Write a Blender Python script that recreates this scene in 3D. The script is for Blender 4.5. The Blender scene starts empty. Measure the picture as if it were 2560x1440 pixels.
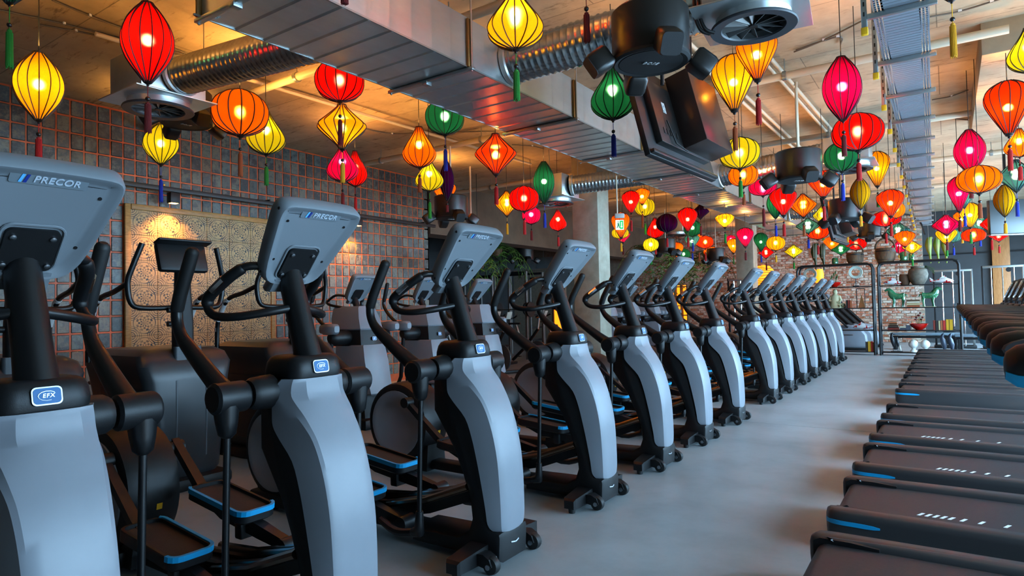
import bpy, bmesh, math, random
from mathutils import Vector, Matrix
R = math.radians
random.seed(7)
sc = bpy.context.scene
col = sc.collection

# ---------------------------------------------------------------- camera
# world: X across the gym (right positive), Y down the rows of machines, Z up, metres
F, CX, CY = 1582.0, 1280.0, 720.0
EYE = Vector((0, 0, 1.38))
MC = Matrix(((0.82322884, -0.03401629, -0.56668966),
             (0.56732372, 0.01249153, 0.82340012),
             (-0.0209302, -0.99934321, 0.02958164)))
cam = bpy.data.cameras.new('camera')
cam.sensor_width = 36.0
cam.lens = 36.0 * F / 2560.0
cam.clip_start = 0.05
cam.clip_end = 200
camo = bpy.data.objects.new('camera', cam)
col.objects.link(camo)
cr, cu, cb = MC @ Vector((1, 0, 0)), MC @ Vector((0, -1, 0)), MC @ Vector((0, 0, -1))
camo.matrix_world = Matrix(((cr.x, cu.x, cb.x, EYE.x), (cr.y, cu.y, cb.y, EYE.y), (cr.z, cu.z, cb.z, EYE.z), (0, 0, 0, 1)))
sc.camera = camo

def at(u, v, X=None, Y=None, Z=None, d=None):
    """survey point: photograph position plus one known world coordinate (or depth) -> metres"""
    r = MC @ Vector(((u - CX) / F, (v - CY) / F, 1.0))
    if X is not None: t = (X - EYE.x) / r.x
    elif Y is not None: t = (Y - EYE.y) / r.y
    elif Z is not None: t = (Z - EYE.z) / r.z
    else: t = d
    return EYE + r * t

# ---------------------------------------------------------------- light, exposure
CEIL = 4.05
vs = sc.view_settings
vs.view_transform = 'Standard'
vs.look = 'None'
vs.gamma = 1.0
vs.use_curve_mapping = False
vs.exposure = 0.35
cy = sc.cycles
cy.max_bounces = 4
cy.diffuse_bounces = 2
cy.glossy_bounces = 3
cy.transmission_bounces = 3
cy.transparent_max_bounces = 10
cy.use_adaptive_sampling = True
cy.adaptive_threshold = .12
cy.light_sampling_threshold = .05
cy.caustics_reflective = False
cy.caustics_refractive = False
world = bpy.data.worlds.new('sky')
sc.world = world
world.use_nodes = True
bg = world.node_tree.nodes['Background']
bg.inputs[0].default_value = (0.50, 0.70, 1.0, 1)
bg.inputs[1].default_value = 1.0
sun = bpy.data.lights.new('sun', 'SUN')
sun.energy = 12.0
sun.angle = R(0.6)
sun.color = (1.0, 0.86, 0.66)
suno = bpy.data.objects.new('sun', sun)
suno.rotation_euler = (0, 0, 0)
col.objects.link(suno)
sd = Vector((-0.60, -0.42, -0.66)).normalized()      # low sun coming in through the far right windows
suno.rotation_euler = sd.to_track_quat('-Z', 'Y').to_euler()
WIN = [(1.2, 4.4), (4.8, 8.0), (8.4, 11.6), (12.0, 15.2), (15.6, 18.8), (19.2, 22.4)]
XR = 3.5
for k, (a, b) in enumerate(WIN):                      # daylight entering each window opening
    l = bpy.data.lights.new('window_daylight', 'AREA')
    l.shape = 'RECTANGLE'
    l.size = b - a - .1
    l.size_y = 2.3
    l.spread = R(150)
    l.energy = 450.0 if k else 250.0
    l.color = (0.42, 0.72, 1.0)
    o = bpy.data.objects.new('window_daylight', l)
    o.location = (XR - .03, (a + b) / 2, 1.65)
    o.rotation_euler = Vector((-1, 0, -0.32)).to_track_quat('-Z', 'Y').to_euler()
    col.objects.link(o)

# ---------------------------------------------------------------- helpers
def lin(c):
    c = c / 255.0
    return c / 12.92 if c <= 0.04045 else ((c + 0.055) / 1.055) ** 2.4
def rgb(r, g, b): return (lin(r), lin(g), lin(b), 1)

MATS = {}
def mat(name, c, rough=.5, metal=0.0, spec=.5, noise=0.0, nscale=20, bump=0.0, bscale=60, emit=0.0, c2=None, stretch=None, coat=0.0, thr=None):
    if name in MATS: return MATS[name]
    m = bpy.data.materials.new(name)
    MATS[name] = m
    m.use_nodes = True
    nt = m.node_tree
    p = nt.nodes['Principled BSDF']
    p.inputs['Base Color'].default_value = rgb(*c)
    p.inputs['Roughness'].default_value = rough
    p.inputs['Metallic'].default_value = metal
    p.inputs['Specular IOR Level'].default_value = spec
    p.inputs['Coat Weight'].default_value = coat
    if emit:
        p.inputs['Emission Color'].default_value = rgb(*c)
        p.inputs['Emission Strength'].default_value = emit
    co = None
    def coords():
        tc = nt.nodes.new('ShaderNodeTexCoord')
        mp = nt.nodes.new('ShaderNodeMapping')
        if stretch: mp.inputs['Scale'].default_value = stretch
        nt.links.new(tc.outputs['Object'], mp.inputs[0])
        return mp
    if noise or c2:
        co = coords()
        n = nt.nodes.new('ShaderNodeTexNoise')
        n.inputs['Scale'].default_value = nscale
        n.inputs['Detail'].default_value = 6
        n.inputs['Roughness'].default_value = .62
        nt.links.new(co.outputs[0], n.inputs['Vector'])
        ramp = nt.nodes.new('ShaderNodeValToRGB')
        lo, hi = thr or (.36, .66)
        ramp.color_ramp.elements[0].position = lo
        ramp.color_ramp.elements[1].position = hi
        a = rgb(*c)
        b = rgb(*c2) if c2 else tuple(min(1, x * (1 + noise)) for x in a[:3]) + (1,)
        a2 = a if c2 else tuple(x * (1 - noise) for x in a[:3]) + (1,)
        ramp.color_ramp.elements[0].color = a2
        ramp.color_ramp.elements[1].color = b
        nt.links.new(n.outputs[0], ramp.inputs[0])
        nt.links.new(ramp.outputs[0], p.inputs['Base Color'])
    if bump:
        co = co or coords()
        n = nt.nodes.new('ShaderNodeTexNoise')
        n.inputs['Scale'].default_value = bscale
        n.inputs['Detail'].default_value = 5
        nt.links.new(co.outputs[0], n.inputs['Vector'])
        bp = nt.nodes.new('ShaderNodeBump')
        bp.inputs['Strength'].default_value = bump
        bp.inputs['Distance'].default_value = .01
        nt.links.new(n.outputs[0], bp.inputs['Height'])
        nt.links.new(bp.outputs[0], p.inputs['Normal'])
    return m

def island_mat(name, cols, rough=.6, spec=.4, nscale=9, namt=.5, bump=.3, bscale=40):
    """colour picked per piece (object or loose island), broken up by noise"""
    m = bpy.data.materials.new(name)
    MATS[name] = m
    m.use_nodes = True
    nt = m.node_tree
    p = nt.nodes['Principled BSDF']
    p.inputs['Roughness'].default_value = rough
    p.inputs['Specular IOR Level'].default_value = spec
    oi = nt.nodes.new('ShaderNodeObjectInfo')
    ge = nt.nodes.new('ShaderNodeNewGeometry')
    ad = nt.nodes.new('ShaderNodeMath'); ad.operation = 'ADD'
    fr = nt.nodes.new('ShaderNodeMath'); fr.operation = 'FRACT'
    nt.links.new(oi.outputs['Random'], ad.inputs[0])
    nt.links.new(ge.outputs['Random Per Island'], ad.inputs[1])
    nt.links.new(ad.outputs[0], fr.inputs[0])
    n = nt.nodes.new('ShaderNodeTexNoise')
    n.inputs['Scale'].default_value = nscale
    n.inputs['Detail'].default_value = 6
    n.inputs['Roughness'].default_value = .7
    nt.links.new(ge.outputs['Position'], n.inputs['Vector'])
    mx = nt.nodes.new('ShaderNodeMath'); mx.operation = 'MULTIPLY_ADD'
    mx.inputs[1].default_value = namt * 2
    sb = nt.nodes.new('ShaderNodeMath'); sb.operation = 'SUBTRACT'
    sb.inputs[1].default_value = .5
    nt.links.new(n.outputs[0], sb.inputs[0])
    nt.links.new(sb.outputs[0], mx.inputs[0])
    nt.links.new(fr.outputs[0], mx.inputs[2])
    ramp = nt.nodes.new('ShaderNodeValToRGB')
    els = ramp.color_ramp.elements
    while len(els) < len(cols): els.new(.5)
    for k, c in enumerate(cols):
        els[k].position = k / (len(cols) - 1)
        els[k].color = rgb(*c)
    nt.links.new(mx.outputs[0], ramp.inputs[0])
    nt.links.new(ramp.outputs[0], p.inputs['Base Color'])
    n2 = nt.nodes.new('ShaderNodeTexNoise')
    n2.inputs['Scale'].default_value = bscale
    n2.inputs['Detail'].default_value = 6
    nt.links.new(ge.outputs['Position'], n2.inputs['Vector'])
    bp = nt.nodes.new('ShaderNodeBump')
    bp.inputs['Strength'].default_value = bump
    bp.inputs['Distance'].default_value = .008
    nt.links.new(n2.outputs[0], bp.inputs['Height'])
    nt.links.new(bp.outputs[0], p.inputs['Normal'])
    return m

def frame_dir(d):
    d = Vector(d).normalized()
    a = Vector((0, 0, 1)) if abs(d.z) < .95 else Vector((1, 0, 0))
    x = d.cross(a).normalized()
    return x, x.cross(d).normalized() * -1, d

class B:
    """collects shapes for ONE part"""
    def __init__(s): s.bm = bmesh.new()
    def _add(s, verts, faces):
        vs_ = [s.bm.verts.new(v) for v in verts]
        for f in faces:
            try: s.bm.faces.new([vs_[i] for i in f])
            except ValueError: pass
        return s
    def box(s, c, size, bevel=0.0, rot=None, seg=2):
        t = bmesh.new()
        bmesh.ops.create_cube(t, size=1)
        for v in t.verts: v.co = Vector((v.co.x * size[0], v.co.y * size[1], v.co.z * size[2]))
        if bevel:
            bmesh.ops.bevel(t, geom=list(t.edges), offset=min(bevel, min(size) * .49), segments=seg, affect='EDGES', profile=.5)
        mx = Matrix.Translation(c)
        if rot is not None: mx = mx @ (rot if isinstance(rot, Matrix) else Matrix.Rotation(rot[0], 4, rot[1]))
        bmesh.ops.transform(t, matrix=mx, verts=t.verts)
        t.verts.index_update()
        s._add([v.co.copy() for v in t.verts], [[v.index for v in f.verts] for f in t.faces])
        t.free()
        return s
    def tube(s, pts, r, seg=10, cap=True, closed=False, round_ends=False):
        pts = [Vector(p) for p in pts]
        n = len(pts)
        rs = list(r) if isinstance(r, (list, tuple)) else [r] * n
        if round_ends and not closed:
            d0 = (pts[0] - pts[1]).normalized(); d1 = (pts[-1] - pts[-2]).normalized()
            r0, r1 = rs[0], rs[-1]
            pts = [pts[0] + d0 * r0 * .75, pts[0] + d0 * r0 * .45] + pts + [pts[-1] + d1 * r1 * .45, pts[-1] + d1 * r1 * .75]
            rs = [r0 * .5, r0 * .85] + rs + [r1 * .85, r1 * .5]
            n = len(pts)
        verts = []
        x = None
        for i in range(n):
            if closed: d = pts[(i + 1) % n] - pts[i - 1]
            else: d = pts[min(i + 1, n - 1)] - pts[max(i - 1, 0)]
            d.normalize()
            if x is None: x = frame_dir(d)[0]
            else:
                x = x - d * x.dot(d)
                x = x.normalized() if x.length > 1e-6 else frame_dir(d)[0]
            y = d.cross(x)
            for k in range(seg):
                a = 2 * math.pi * k / seg
                verts.append(pts[i] + (x * math.cos(a) + y * math.sin(a)) * rs[i])
        faces = []
        for i in range(n if closed else n - 1):
            j = (i + 1) % n
            for k in range(seg):
                k2 = (k + 1) % seg
                faces.append((i * seg + k, i * seg + k2, j * seg + k2, j * seg + k))
        if cap and not closed:
            faces.append(tuple(range(seg))[::-1])
            faces.append(tuple((n - 1) * seg + k for k in range(seg)))
        return s._add(verts, faces)
    def lathe(s, prof, c=(0, 0, 0), axis='z', seg=24, caps=True):
        """prof = [(r, h)...] along the axis"""
        c = Vector(c)
        if isinstance(axis, str):
            ax = {'x': Vector((1, 0, 0)), 'y': Vector((0, 1, 0)), 'z': Vector((0, 0, 1))}[axis]
        else: ax = Vector(axis).normalized()
        x, y, d = frame_dir(ax)
        verts, faces = [], []
        for r, h in prof:
            for k in range(seg):
                a = 2 * math.pi * k / seg
                verts.append(c + d * h + (x * math.cos(a) + y * math.sin(a)) * r)
        for i in range(len(prof) - 1):
            for k in range(seg):
                k2 = (k + 1) % seg
                faces.append((i * seg + k, i * seg + k2, (i + 1) * seg + k2, (i + 1) * seg + k))
        if caps:
            faces.append(tuple(range(seg))[::-1])
            faces.append(tuple((len(prof) - 1) * seg + k for k in range(seg)))
        return s._add(verts, faces)
    def ball(s, c, r, seg=12, squash=(1, 1, 1), rot=None):
        pr = []
        n = max(4, seg // 2)
        verts, faces = [], []
        for i in range(1, n):
            t = math.pi * i / n
            for k in range(seg):
                a = 2 * math.pi * k / seg
                verts.append(Vector((math.sin(t) * math.cos(a) * squash[0], math.sin(t) * math.sin(a) * squash[1], math.cos(t) * squash[2])) * r)
        verts += [Vector((0, 0, squash[2] * r)), Vector((0, 0, -squash[2] * r))]
        for i in range(n - 2):
            for k in range(seg):
                k2 = (k + 1) % seg
                faces.append((i * seg + k, (i + 1) * seg + k, (i + 1) * seg + k2, i * seg + k2))
        top, bot = len(verts) - 2, len(verts) - 1
        for k in range(seg):
            k2 = (k + 1) % seg
            faces.append((top, k, k2))
            faces.append((bot, (n - 2) * seg + k2, (n - 2) * seg + k))
        mx = (rot.to_3x3() if rot is not None else Matrix.Identity(3))
        c = Vector(c)
        return s._add([c + mx @ v for v in verts], faces)
    def loft(s, secs, cap=True, closed=True):
        n = len(secs[0])
        verts = [Vector(p) for q in secs for p in q]
        faces = []
        for i in range(len(secs) - 1):
            for k in range(n if closed else n - 1):
                k2 = (k + 1) % n
                faces.append((i * n + k, i * n + k2, (i + 1) * n + k2, (i + 1) * n + k))
        if cap:
            faces.append(tuple(range(n))[::-1])
            faces.append(tuple((len(secs) - 1) * n + k for k in range(n)))
        return s._add(verts, faces)
    def prism(s, poly, a0, a1, axis='y', bevel=0.0):
        """poly = 2-D outline; axis y: (x,z); axis x: (y,z); axis z: (x,y)"""
        f = {'y': lambda p, a: (p[0], a, p[1]), 'x': lambda p, a: (a, p[0], p[1]), 'z': lambda p, a: (p[0], p[1], a)}[axis]
        if not bevel:
            return s.loft([[f(p, a0) for p in poly], [f(p, a1) for p in poly]])
        ins = inset(poly, bevel)
        return s.loft([[f(p, a0) for p in ins], [f(p, a0 + bevel * .35) for p in inset(poly, bevel * .35)], [f(p, a0 + bevel) for p in poly],
                       [f(p, a1 - bevel) for p in poly], [f(p, a1 - bevel * .35) for p in inset(poly, bevel * .35)], [f(p, a1) for p in ins]])
    def grid_card(s, verts, faces): return s._add(verts, faces)
    def mesh(s, name, m, smooth=True, angle=38):
        bmesh.ops.recalc_face_normals(s.bm, faces=s.bm.faces)
        me = bpy.data.meshes.new(name)
        s.bm.to_mesh(me)
        s.bm.free()
        if smooth:
            me.polygons.foreach_set('use_smooth', [True] * len(me.polygons))
            me.set_sharp_from_angle(angle=R(angle))
        if m is not None: me.materials.append(m)
        return me
    def build(s, name, m, parent=None, smooth=True, angle=38):
        o = bpy.data.objects.new(name, s.mesh(name, m, smooth, angle))
        col.objects.link(o)
        if parent is not None: o.parent = parent
        return o

def inset(poly, d):
    """offset a closed 2-D outline inwards"""
    n = len(poly)
    area = sum(poly[i][0] * poly[(i + 1) % n][1] - poly[(i + 1) % n][0] * poly[i][1] for i in range(n))
    sg = 1 if area > 0 else -1
    out = []
    for i in range(n):
        p0, p1, p2 = Vector(poly[i - 1]), Vector(poly[i]), Vector(poly[(i + 1) % n])
        e1, e2 = (p1 - p0), (p2 - p1)
        if e1.length < 1e-9 or e2.length < 1e-9:
            out.append(tuple(p1)); continue
        e1.normalize(); e2.normalize()
        n1 = Vector((-e1.y, e1.x)) * sg
        n2 = Vector((-e2.y, e2.x)) * sg
        k = (n1 + n2)
        k = k / max(.55, k.length_squared / 2) if k.length > 1e-6 else n1
        out.append(tuple(p1 + k * d))
    return out

def smooth_path(pts, n=5, closed=False):
    """Catmull-Rom through points (any dimension)"""
    P = [tuple(p) for p in pts]
    out = []
    m = len(P)
    rng = range(m if closed else m - 1)
    for i in rng:
        if closed: p0, p1, p2, p3 = P[i - 1], P[i], P[(i + 1) % m], P[(i + 2) % m]
        else: p0, p1, p2, p3 = P[max(i - 1, 0)], P[i], P[i + 1], P[min(i + 2, m - 1)]
        for k in range(n):
            t = k / n
            out.append(tuple(.5 * (2 * b + (c - a) * t + (2 * a - 5 * b + 4 * c - d_) * t * t + (3 * b - a - 3 * c + d_) * t ** 3)
                             for a, b, c, d_ in zip(p0, p1, p2, p3)))
    if not closed: out.append(P[-1])
    return out

def rrect(w, h, r, n=4):
    """rounded rectangle outline, centred"""
    out = []
    for cx, cy, a0 in ((w / 2 - r, h / 2 - r, 0), (-w / 2 + r, h / 2 - r, 90), (-w / 2 + r, -h / 2 + r, 180), (w / 2 - r, -h / 2 + r, 270)):
        for k in range(n + 1):
            a = R(a0 + 90 * k / n)
            out.append((cx + r * math.cos(a), cy + r * math.sin(a)))
    return out

def thing(name, loc, label, cat, group=None, rz=0.0):
    o = bpy.data.objects.new(name, None)
    o.empty_display_size = .1
    o.location = loc
    o.rotation_euler = (0, 0, rz)
    col.objects.link(o)
    return tag(o, label, cat, group)
def tag(o, label, cat, group=None):
    o['label'] = label
    o['category'] = cat
    if group: o['group'] = group
    return o
def struct(o):
    o['kind'] = 'structure'
    return o
def inst(name, me, parent=None, loc=(0, 0, 0), rot=None, scale=None):
    o = bpy.data.objects.new(name, me)
    col.objects.link(o)
    o.location = loc
    if rot is not None: o.rotation_euler = rot
    if scale is not None: o.scale = scale
    if parent is not None: o.parent = parent
    return o
KIDS = {}
def kids(o):
    return [c for c in bpy.data.objects if c.parent is o]
def copy_tree(o, parent=None, cache=None):
    c = o.copy()
    col.objects.link(c)
    c.parent = parent
    for ch in (cache[o.name] if cache else kids(o)): copy_tree(ch, c, cache)
    return c
def tree_cache(o):
    cache = {}
    def rec(q):
        cache[q.name] = kids(q)
        for k in cache[q.name]: rec(k)
    rec(o)
    return cache
def text_mesh(txt, size, ext, m, bold=0.0, shear=0.0, spacing=1.0):
    cu_ = bpy.data.curves.new('lettering', 'FONT')
    cu_.body = txt
    cu_.size = size
    cu_.extrude = ext
    cu_.offset = bold
    cu_.shear = shear
    cu_.space_character = spacing
    cu_.align_x = 'CENTER'
    cu_.align_y = 'CENTER'
    cu_.resolution_u = 3
    o = bpy.data.objects.new('lettering', cu_)
    col.objects.link(o)
    bpy.context.view_layer.update()
    dg = bpy.context.evaluated_depsgraph_get()
    me = bpy.data.meshes.new_from_object(o.evaluated_get(dg))
    bpy.data.objects.remove(o)
    me.materials.clear()
    me.materials.append(m)
    return me
def basis(x, y, z, o):
    return Matrix(((x[0], y[0], z[0], o[0]), (x[1], y[1], z[1], o[1]), (x[2], y[2], z[2], o[2]), (0, 0, 0, 1)))
# ---------------------------------------------------------------- materials
BLACK = mat('black_plastic', (16, 16, 18), .48, spec=.36, bump=.06, bscale=350)
BLACKG = mat('black_satin_metal', (13, 13, 15), .36, spec=.42)
RUBBER = mat('black_rubber', (14, 14, 15), .6)
GREY = mat('grey_plastic', (126, 130, 138), .42, spec=.5, noise=.03, nscale=6)
GREY2 = mat('grey_plastic_head', (112, 118, 124), .45, spec=.5)
DGREY = mat('dark_grey_plastic', (62, 66, 71), .45)
BLUE = mat('blue_plastic', (0, 146, 200), .45, c2=(0, 154, 208), nscale=5)
BADGE = mat('badge_blue', (6, 92, 150), .5)
SILVER = mat('bright_metal', (150, 154, 160), .32, metal=1)
CHROME = mat('chrome', (225, 225, 228), .12, metal=1)
LETTER = mat('lettering_silver', (205, 214, 226), .3, metal=.4)
NAVY = mat('dark_blue_print', (20, 45, 130), .4)
SKY = mat('light_blue_print', (90, 175, 230), .4)
PADBROWN = mat('pedal_pad', (38, 28, 24), .75, bump=.3, bscale=90, stretch=(1, 6, 1))
BRONZE = mat('dark_chrome', (120, 105, 92), .18, metal=1)
BELT = mat('treadmill_belt', (32, 34, 38), .5, spec=.5, bump=.22, bscale=40, stretch=(1, 18, 1))
RAIL = mat('treadmill_rail', (48, 46, 47), .42, spec=.4)
WHITEP = mat('white_print', (225, 226, 226), .5)
YELLOWP = mat('yellow_plastic', (236, 176, 20), .5)
GALV = mat('galvanised_steel', (205, 210, 210), .36, metal=.9, noise=.10, nscale=3.5, bump=.05, bscale=5, stretch=(1, .35, 1))
GALV2 = mat('galvanised_spiral', (182, 188, 190), .24, metal=1, noise=.10, nscale=9)
ZINC = mat('zinc_strut', (165, 172, 172), .38, metal=.9)
SPK = mat('speaker_black', (26, 24, 23), .38, spec=.4)
SPKG = mat('speaker_grille', (12, 13, 16), .7, bump=.3, bscale=500)
CONC = mat('concrete_column', (150, 143, 124), .75, c2=(172, 166, 148), nscale=4, bump=.25, bscale=22)
PIPE = mat('white_painted_pipe', (205, 190, 165), .5)
CABLE = mat('grey_cable', (92, 84, 74), .6)
BLKCABLE = mat('black_cable', (18, 18, 18), .5)
WOODF = mat('gilded_wood', (150, 106, 52), .5, c2=(182, 138, 74), nscale=14, stretch=(1, 1, 6))
SHELFM = mat('black_steel', (20, 21, 23), .45, metal=.3)
LAQRED = mat('red_lacquer', (200, 22, 12), .18, coat=.6)
TERRA = mat('grey_clay', (108, 98, 84), .75, c2=(82, 74, 62), nscale=12)
GLAZE = mat('green_glaze', (22, 92, 48), .16, c2=(70, 140, 100), nscale=9, coat=.7)
CREAM = mat('cream_stone', (196, 190, 150), .6)
WHITEST = mat('white_stone', (222, 222, 216), .55, bump=.5, bscale=45)
KOIM = mat('koi_white_red', (232, 232, 232), .25, c2=(200, 20, 25), nscale=11, thr=(.53, .55), coat=.5)
BASKET = mat('basket_wood', (70, 50, 32), .7, c2=(104, 74, 44), nscale=20, stretch=(1, 1, .3), bump=.5, bscale=40)
LEAF = mat('leaf_green', (44, 74, 24), .5, c2=(70, 100, 34), nscale=6)
WOODL = mat('light_wood', (170, 110, 60), .5, c2=(192, 130, 76), nscale=6, stretch=(6, 6, 1))
GLASS = bpy.data.materials.new('window_glass')
GLASS.use_nodes = True
_n = GLASS.node_tree
_n.nodes.remove(_n.nodes['Principled BSDF'])
_t, _g, _m = _n.nodes.new('ShaderNodeBsdfTransparent'), _n.nodes.new('ShaderNodeBsdfGlossy'), _n.nodes.new('ShaderNodeMixShader')
_g.inputs['Roughness'].default_value = .02
_m.inputs[0].default_value = .06
_n.links.new(_t.outputs[0], _m.inputs[1]); _n.links.new(_g.outputs[0], _m.inputs[2])
_n.links.new(_m.outputs[0], _n.nodes['Material Output'].inputs[0])

def surface_mat(name, base, dark, sx, sy, rough, stain=.5, joint=None, jsize=(2.5, 1.25), bump=.12, grain=(1, 14, 1)):
    """concrete: cloudy base + drawn-out stains, optional formwork joints"""
    m = bpy.data.materials.new(name)
    m.use_nodes = True
    nt = m.node_tree
    p = nt.nodes['Principled BSDF']
    p.inputs['Roughness'].default_value = rough
    tc = nt.nodes.new('ShaderNodeTexCoord')
    def noise(scale, vec, det=8, ro=.65):
        mp = nt.nodes.new('ShaderNodeMapping'); mp.inputs['Scale'].default_value = vec
        n = nt.nodes.new('ShaderNodeTexNoise'); n.inputs['Scale'].default_value = scale
        n.inputs['Detail'].default_value = det; n.inputs['Roughness'].default_value = ro
        nt.links.new(tc.outputs['Object'], mp.inputs[0]); nt.links.new(mp.outputs[0], n.inputs['Vector'])
        return n
    a = noise(sx, (1, 1, 1)); b = noise(sy, grain, 10, .7)
    r1 = nt.nodes.new('ShaderNodeValToRGB')
    r1.color_ramp.elements[0].position = .3; r1.color_ramp.elements[1].position = .7
    r1.color_ramp.elements[0].color = rgb(*[c * .80 for c in base]); r1.color_ramp.elements[1].color = rgb(*base)
    nt.links.new(a.outputs[0], r1.inputs[0])
    r2 = nt.nodes.new('ShaderNodeValToRGB')
    r2.color_ramp.elements[0].position = .56; r2.color_ramp.elements[1].position = .70
    r2.color_ramp.elements[0].color = (0, 0, 0, 1); r2.color_ramp.elements[1].color = (stain, stain, stain, 1)
    nt.links.new(b.outputs[0], r2.inputs[0])
    mix = nt.nodes.new('ShaderNodeMix'); mix.data_type = 'RGBA'
    nt.links.new(r2.outputs[0], mix.inputs[0]); nt.links.new(r1.outputs[0], mix.inputs[6])
    mix.inputs[7].default_value = rgb(*dark)
    last = mix.outputs[2]
    if joint:
        br = nt.nodes.new('ShaderNodeTexBrick')
        br.offset = .5
        br.inputs['Scale'].default_value = 1.0
        br.inputs['Brick Width'].default_value = jsize[0]; br.inputs['Row Height'].default_value = jsize[1]
        br.inputs['Mortar Size'].default_value = .006; br.inputs['Mortar Smooth'].default_value = .3
        br.inputs['Color1'].default_value = (1, 1, 1, 1); br.inputs['Color2'].default_value = (.88, .86, .84, 1)
        br.inputs['Mortar'].default_value = (joint, joint, joint, 1)
        nt.links.new(tc.outputs['Object'], br.inputs['Vector'])
        mu = nt.nodes.new('ShaderNodeMix'); mu.data_type = 'RGBA'; mu.blend_type = 'MULTIPLY'; mu.inputs[0].default_value = 1
        nt.links.new(last, mu.inputs[6]); nt.links.new(br.outputs[0], mu.inputs[7])
        last = mu.outputs[2]
    nt.links.new(last, p.inputs['Base Color'])
    bp = nt.nodes.new('ShaderNodeBump'); bp.inputs['Strength'].default_value = bump; bp.inputs['Distance'].default_value = .01
    nt.links.new(b.outputs[0], bp.inputs['Height']); nt.links.new(bp.outputs[0], p.inputs['Normal'])
    return m
FLOORM = surface_mat('polished_concrete_floor', (174, 180, 183), (122, 124, 124), 1.1, 2.2, .40, stain=.35, bump=.05, grain=(1, 1, 1))
CEILM = surface_mat('board_marked_concrete', (190, 170, 140), (84, 64, 42), 1.6, 2.6, .85, stain=.9, joint=.45, bump=.25, grain=(1.2, 5, 1))
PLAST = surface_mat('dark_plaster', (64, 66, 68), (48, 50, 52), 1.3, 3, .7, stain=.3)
PLASTL = surface_mat('grey_plaster', (120, 118, 112), (96, 94, 90), 1.3, 3, .7, stain=.3)

# ---------------------------------------------------------------- room
Y0R, Y1R, XL, XA, YT = -3.2, 23.4, -8.8, -16.0, 9.78
fl = B().box(((XA + XR) / 2, (Y0R + Y1R) / 2, -.06), (XR - XA + .4, Y1R - Y0R + .4, .10)).build('floor', FLOORM)
struct(fl)
for a, b in ((Y0R, 0.6), (.6, 7.55), (7.55, 15.4), (15.4, Y1R + .2)):
    s_ = B().box(((XA + XR) / 2, (a + b) / 2, -.005), (XR - XA + .3, b - a - .008, .01)).build('floor_slab', FLOORM, fl)
struct(B().box(((XA + XR) / 2, (Y0R + Y1R) / 2, CEIL + .06), (XR - XA + .4, Y1R - Y0R + .4, .12)).build('ceiling', CEILM))
struct(B().box(((XL + XR) / 2, Y0R - .06, CEIL / 2), (XR - XL, .12, CEIL)).build('wall_behind', PLASTL))
struct(B().box(((XL + XA) / 2, YT - .06, CEIL / 2), (XL - XA, .12, CEIL)).build('wall_return', PLAST))
struct(B().box((XA - .06, (YT + Y1R) / 2, CEIL / 2), (.12, Y1R - YT, CEIL)).build('wall_alcove', PLAST))
# tiled wall
GROUT = mat('copper_grout', (232, 100, 34), .5, c2=(176, 76, 28), nscale=3.0)
wl = struct(B().box((XL - .10, (Y0R + YT) / 2, CEIL / 2), (.2, YT - Y0R, CEIL)).build('wall_left', GROUT))
TILE = island_mat('dark_glazed_tile', [(84, 90, 84), (40, 46, 50), (116, 114, 98), (62, 72, 76), (118, 106, 84), (48, 52, 52), (96, 106, 102)], rough=.38, spec=.5, nscale=11, namt=.42, bump=.5, bscale=26)
tw, th = .136, .188
PW, PH = .1505, .2055
tme = B().box((0, 0, 0), (.028, tw, th), .008, seg=1).mesh('wall_tile', TILE)
P0, P1, PZ0, PZ1 = 3.89, 6.10, .70, 2.83          # framed panel on the wall
tiles = []
ny = int((YT - Y0R) / PW)
for j in range(int(CEIL / PH)):
    for i in range(ny):
        y = YT - .09 - i * PW
        z = CEIL - .115 - j * PH
        if P0 + .1 < y < P1 - .1 and PZ0 + .1 < z < PZ1 - .1: continue
        tiles.append((y, z))
tiles.sort(key=lambda t: (t[0] if t[1] > .8 else t[0] + 4) + (0 if t[0] > 2.45 else 50))
rnd = random.Random(3)
rest = B()
for k, (y, z) in enumerate(tiles):
    dx = rnd.uniform(-.004, .004)
    if k < 300:
        inst('wall_tile', tme, wl, (XL - .005 + dx, y, z), (rnd.uniform(-.006, .006), 0, rnd.uniform(-.01, .01)))
    else: rest.box((XL - .005 + dx, y + rnd.uniform(-.003, .003), z), (.028, tw, th), .008, seg=1)
o = rest.build('tile_field', TILE, wl)
o['kind'] = 'stuff'
# brick end wall
BRICK = island_mat('whitewashed_brick', [(208, 200, 186), (176, 92, 58), (196, 182, 162), (150, 74, 46), (214, 206, 192), (120, 66, 44), (186, 120, 84), (206, 196, 178)], rough=.8, spec=.2, nscale=7, namt=.45, bump=.6, bscale=30)
MORTAR = mat('pale_mortar', (150, 138, 120), .9, noise=.15, nscale=10)
XB = -.60
wb = struct(B().box(((XA + XB) / 2, Y1R + .07, CEIL / 2), (XB - XA, .14, CEIL)).build('wall_far', MORTAR))
rest = B()
BW, BH = .25, .083
for j in range(int(CEIL / BH)):
    for i in range(int(9.6 / BW)):
        x = XB - .125 - i * BW - (.125 if j % 2 else 0)
        rest.box((x, Y1R + rnd.uniform(-.006, .002), .045 + j * BH), (.238, .03, .071), .004, seg=1)
o = rest.build('brick_courses', BRICK, wb)
o['kind'] = 'stuff'
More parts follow.
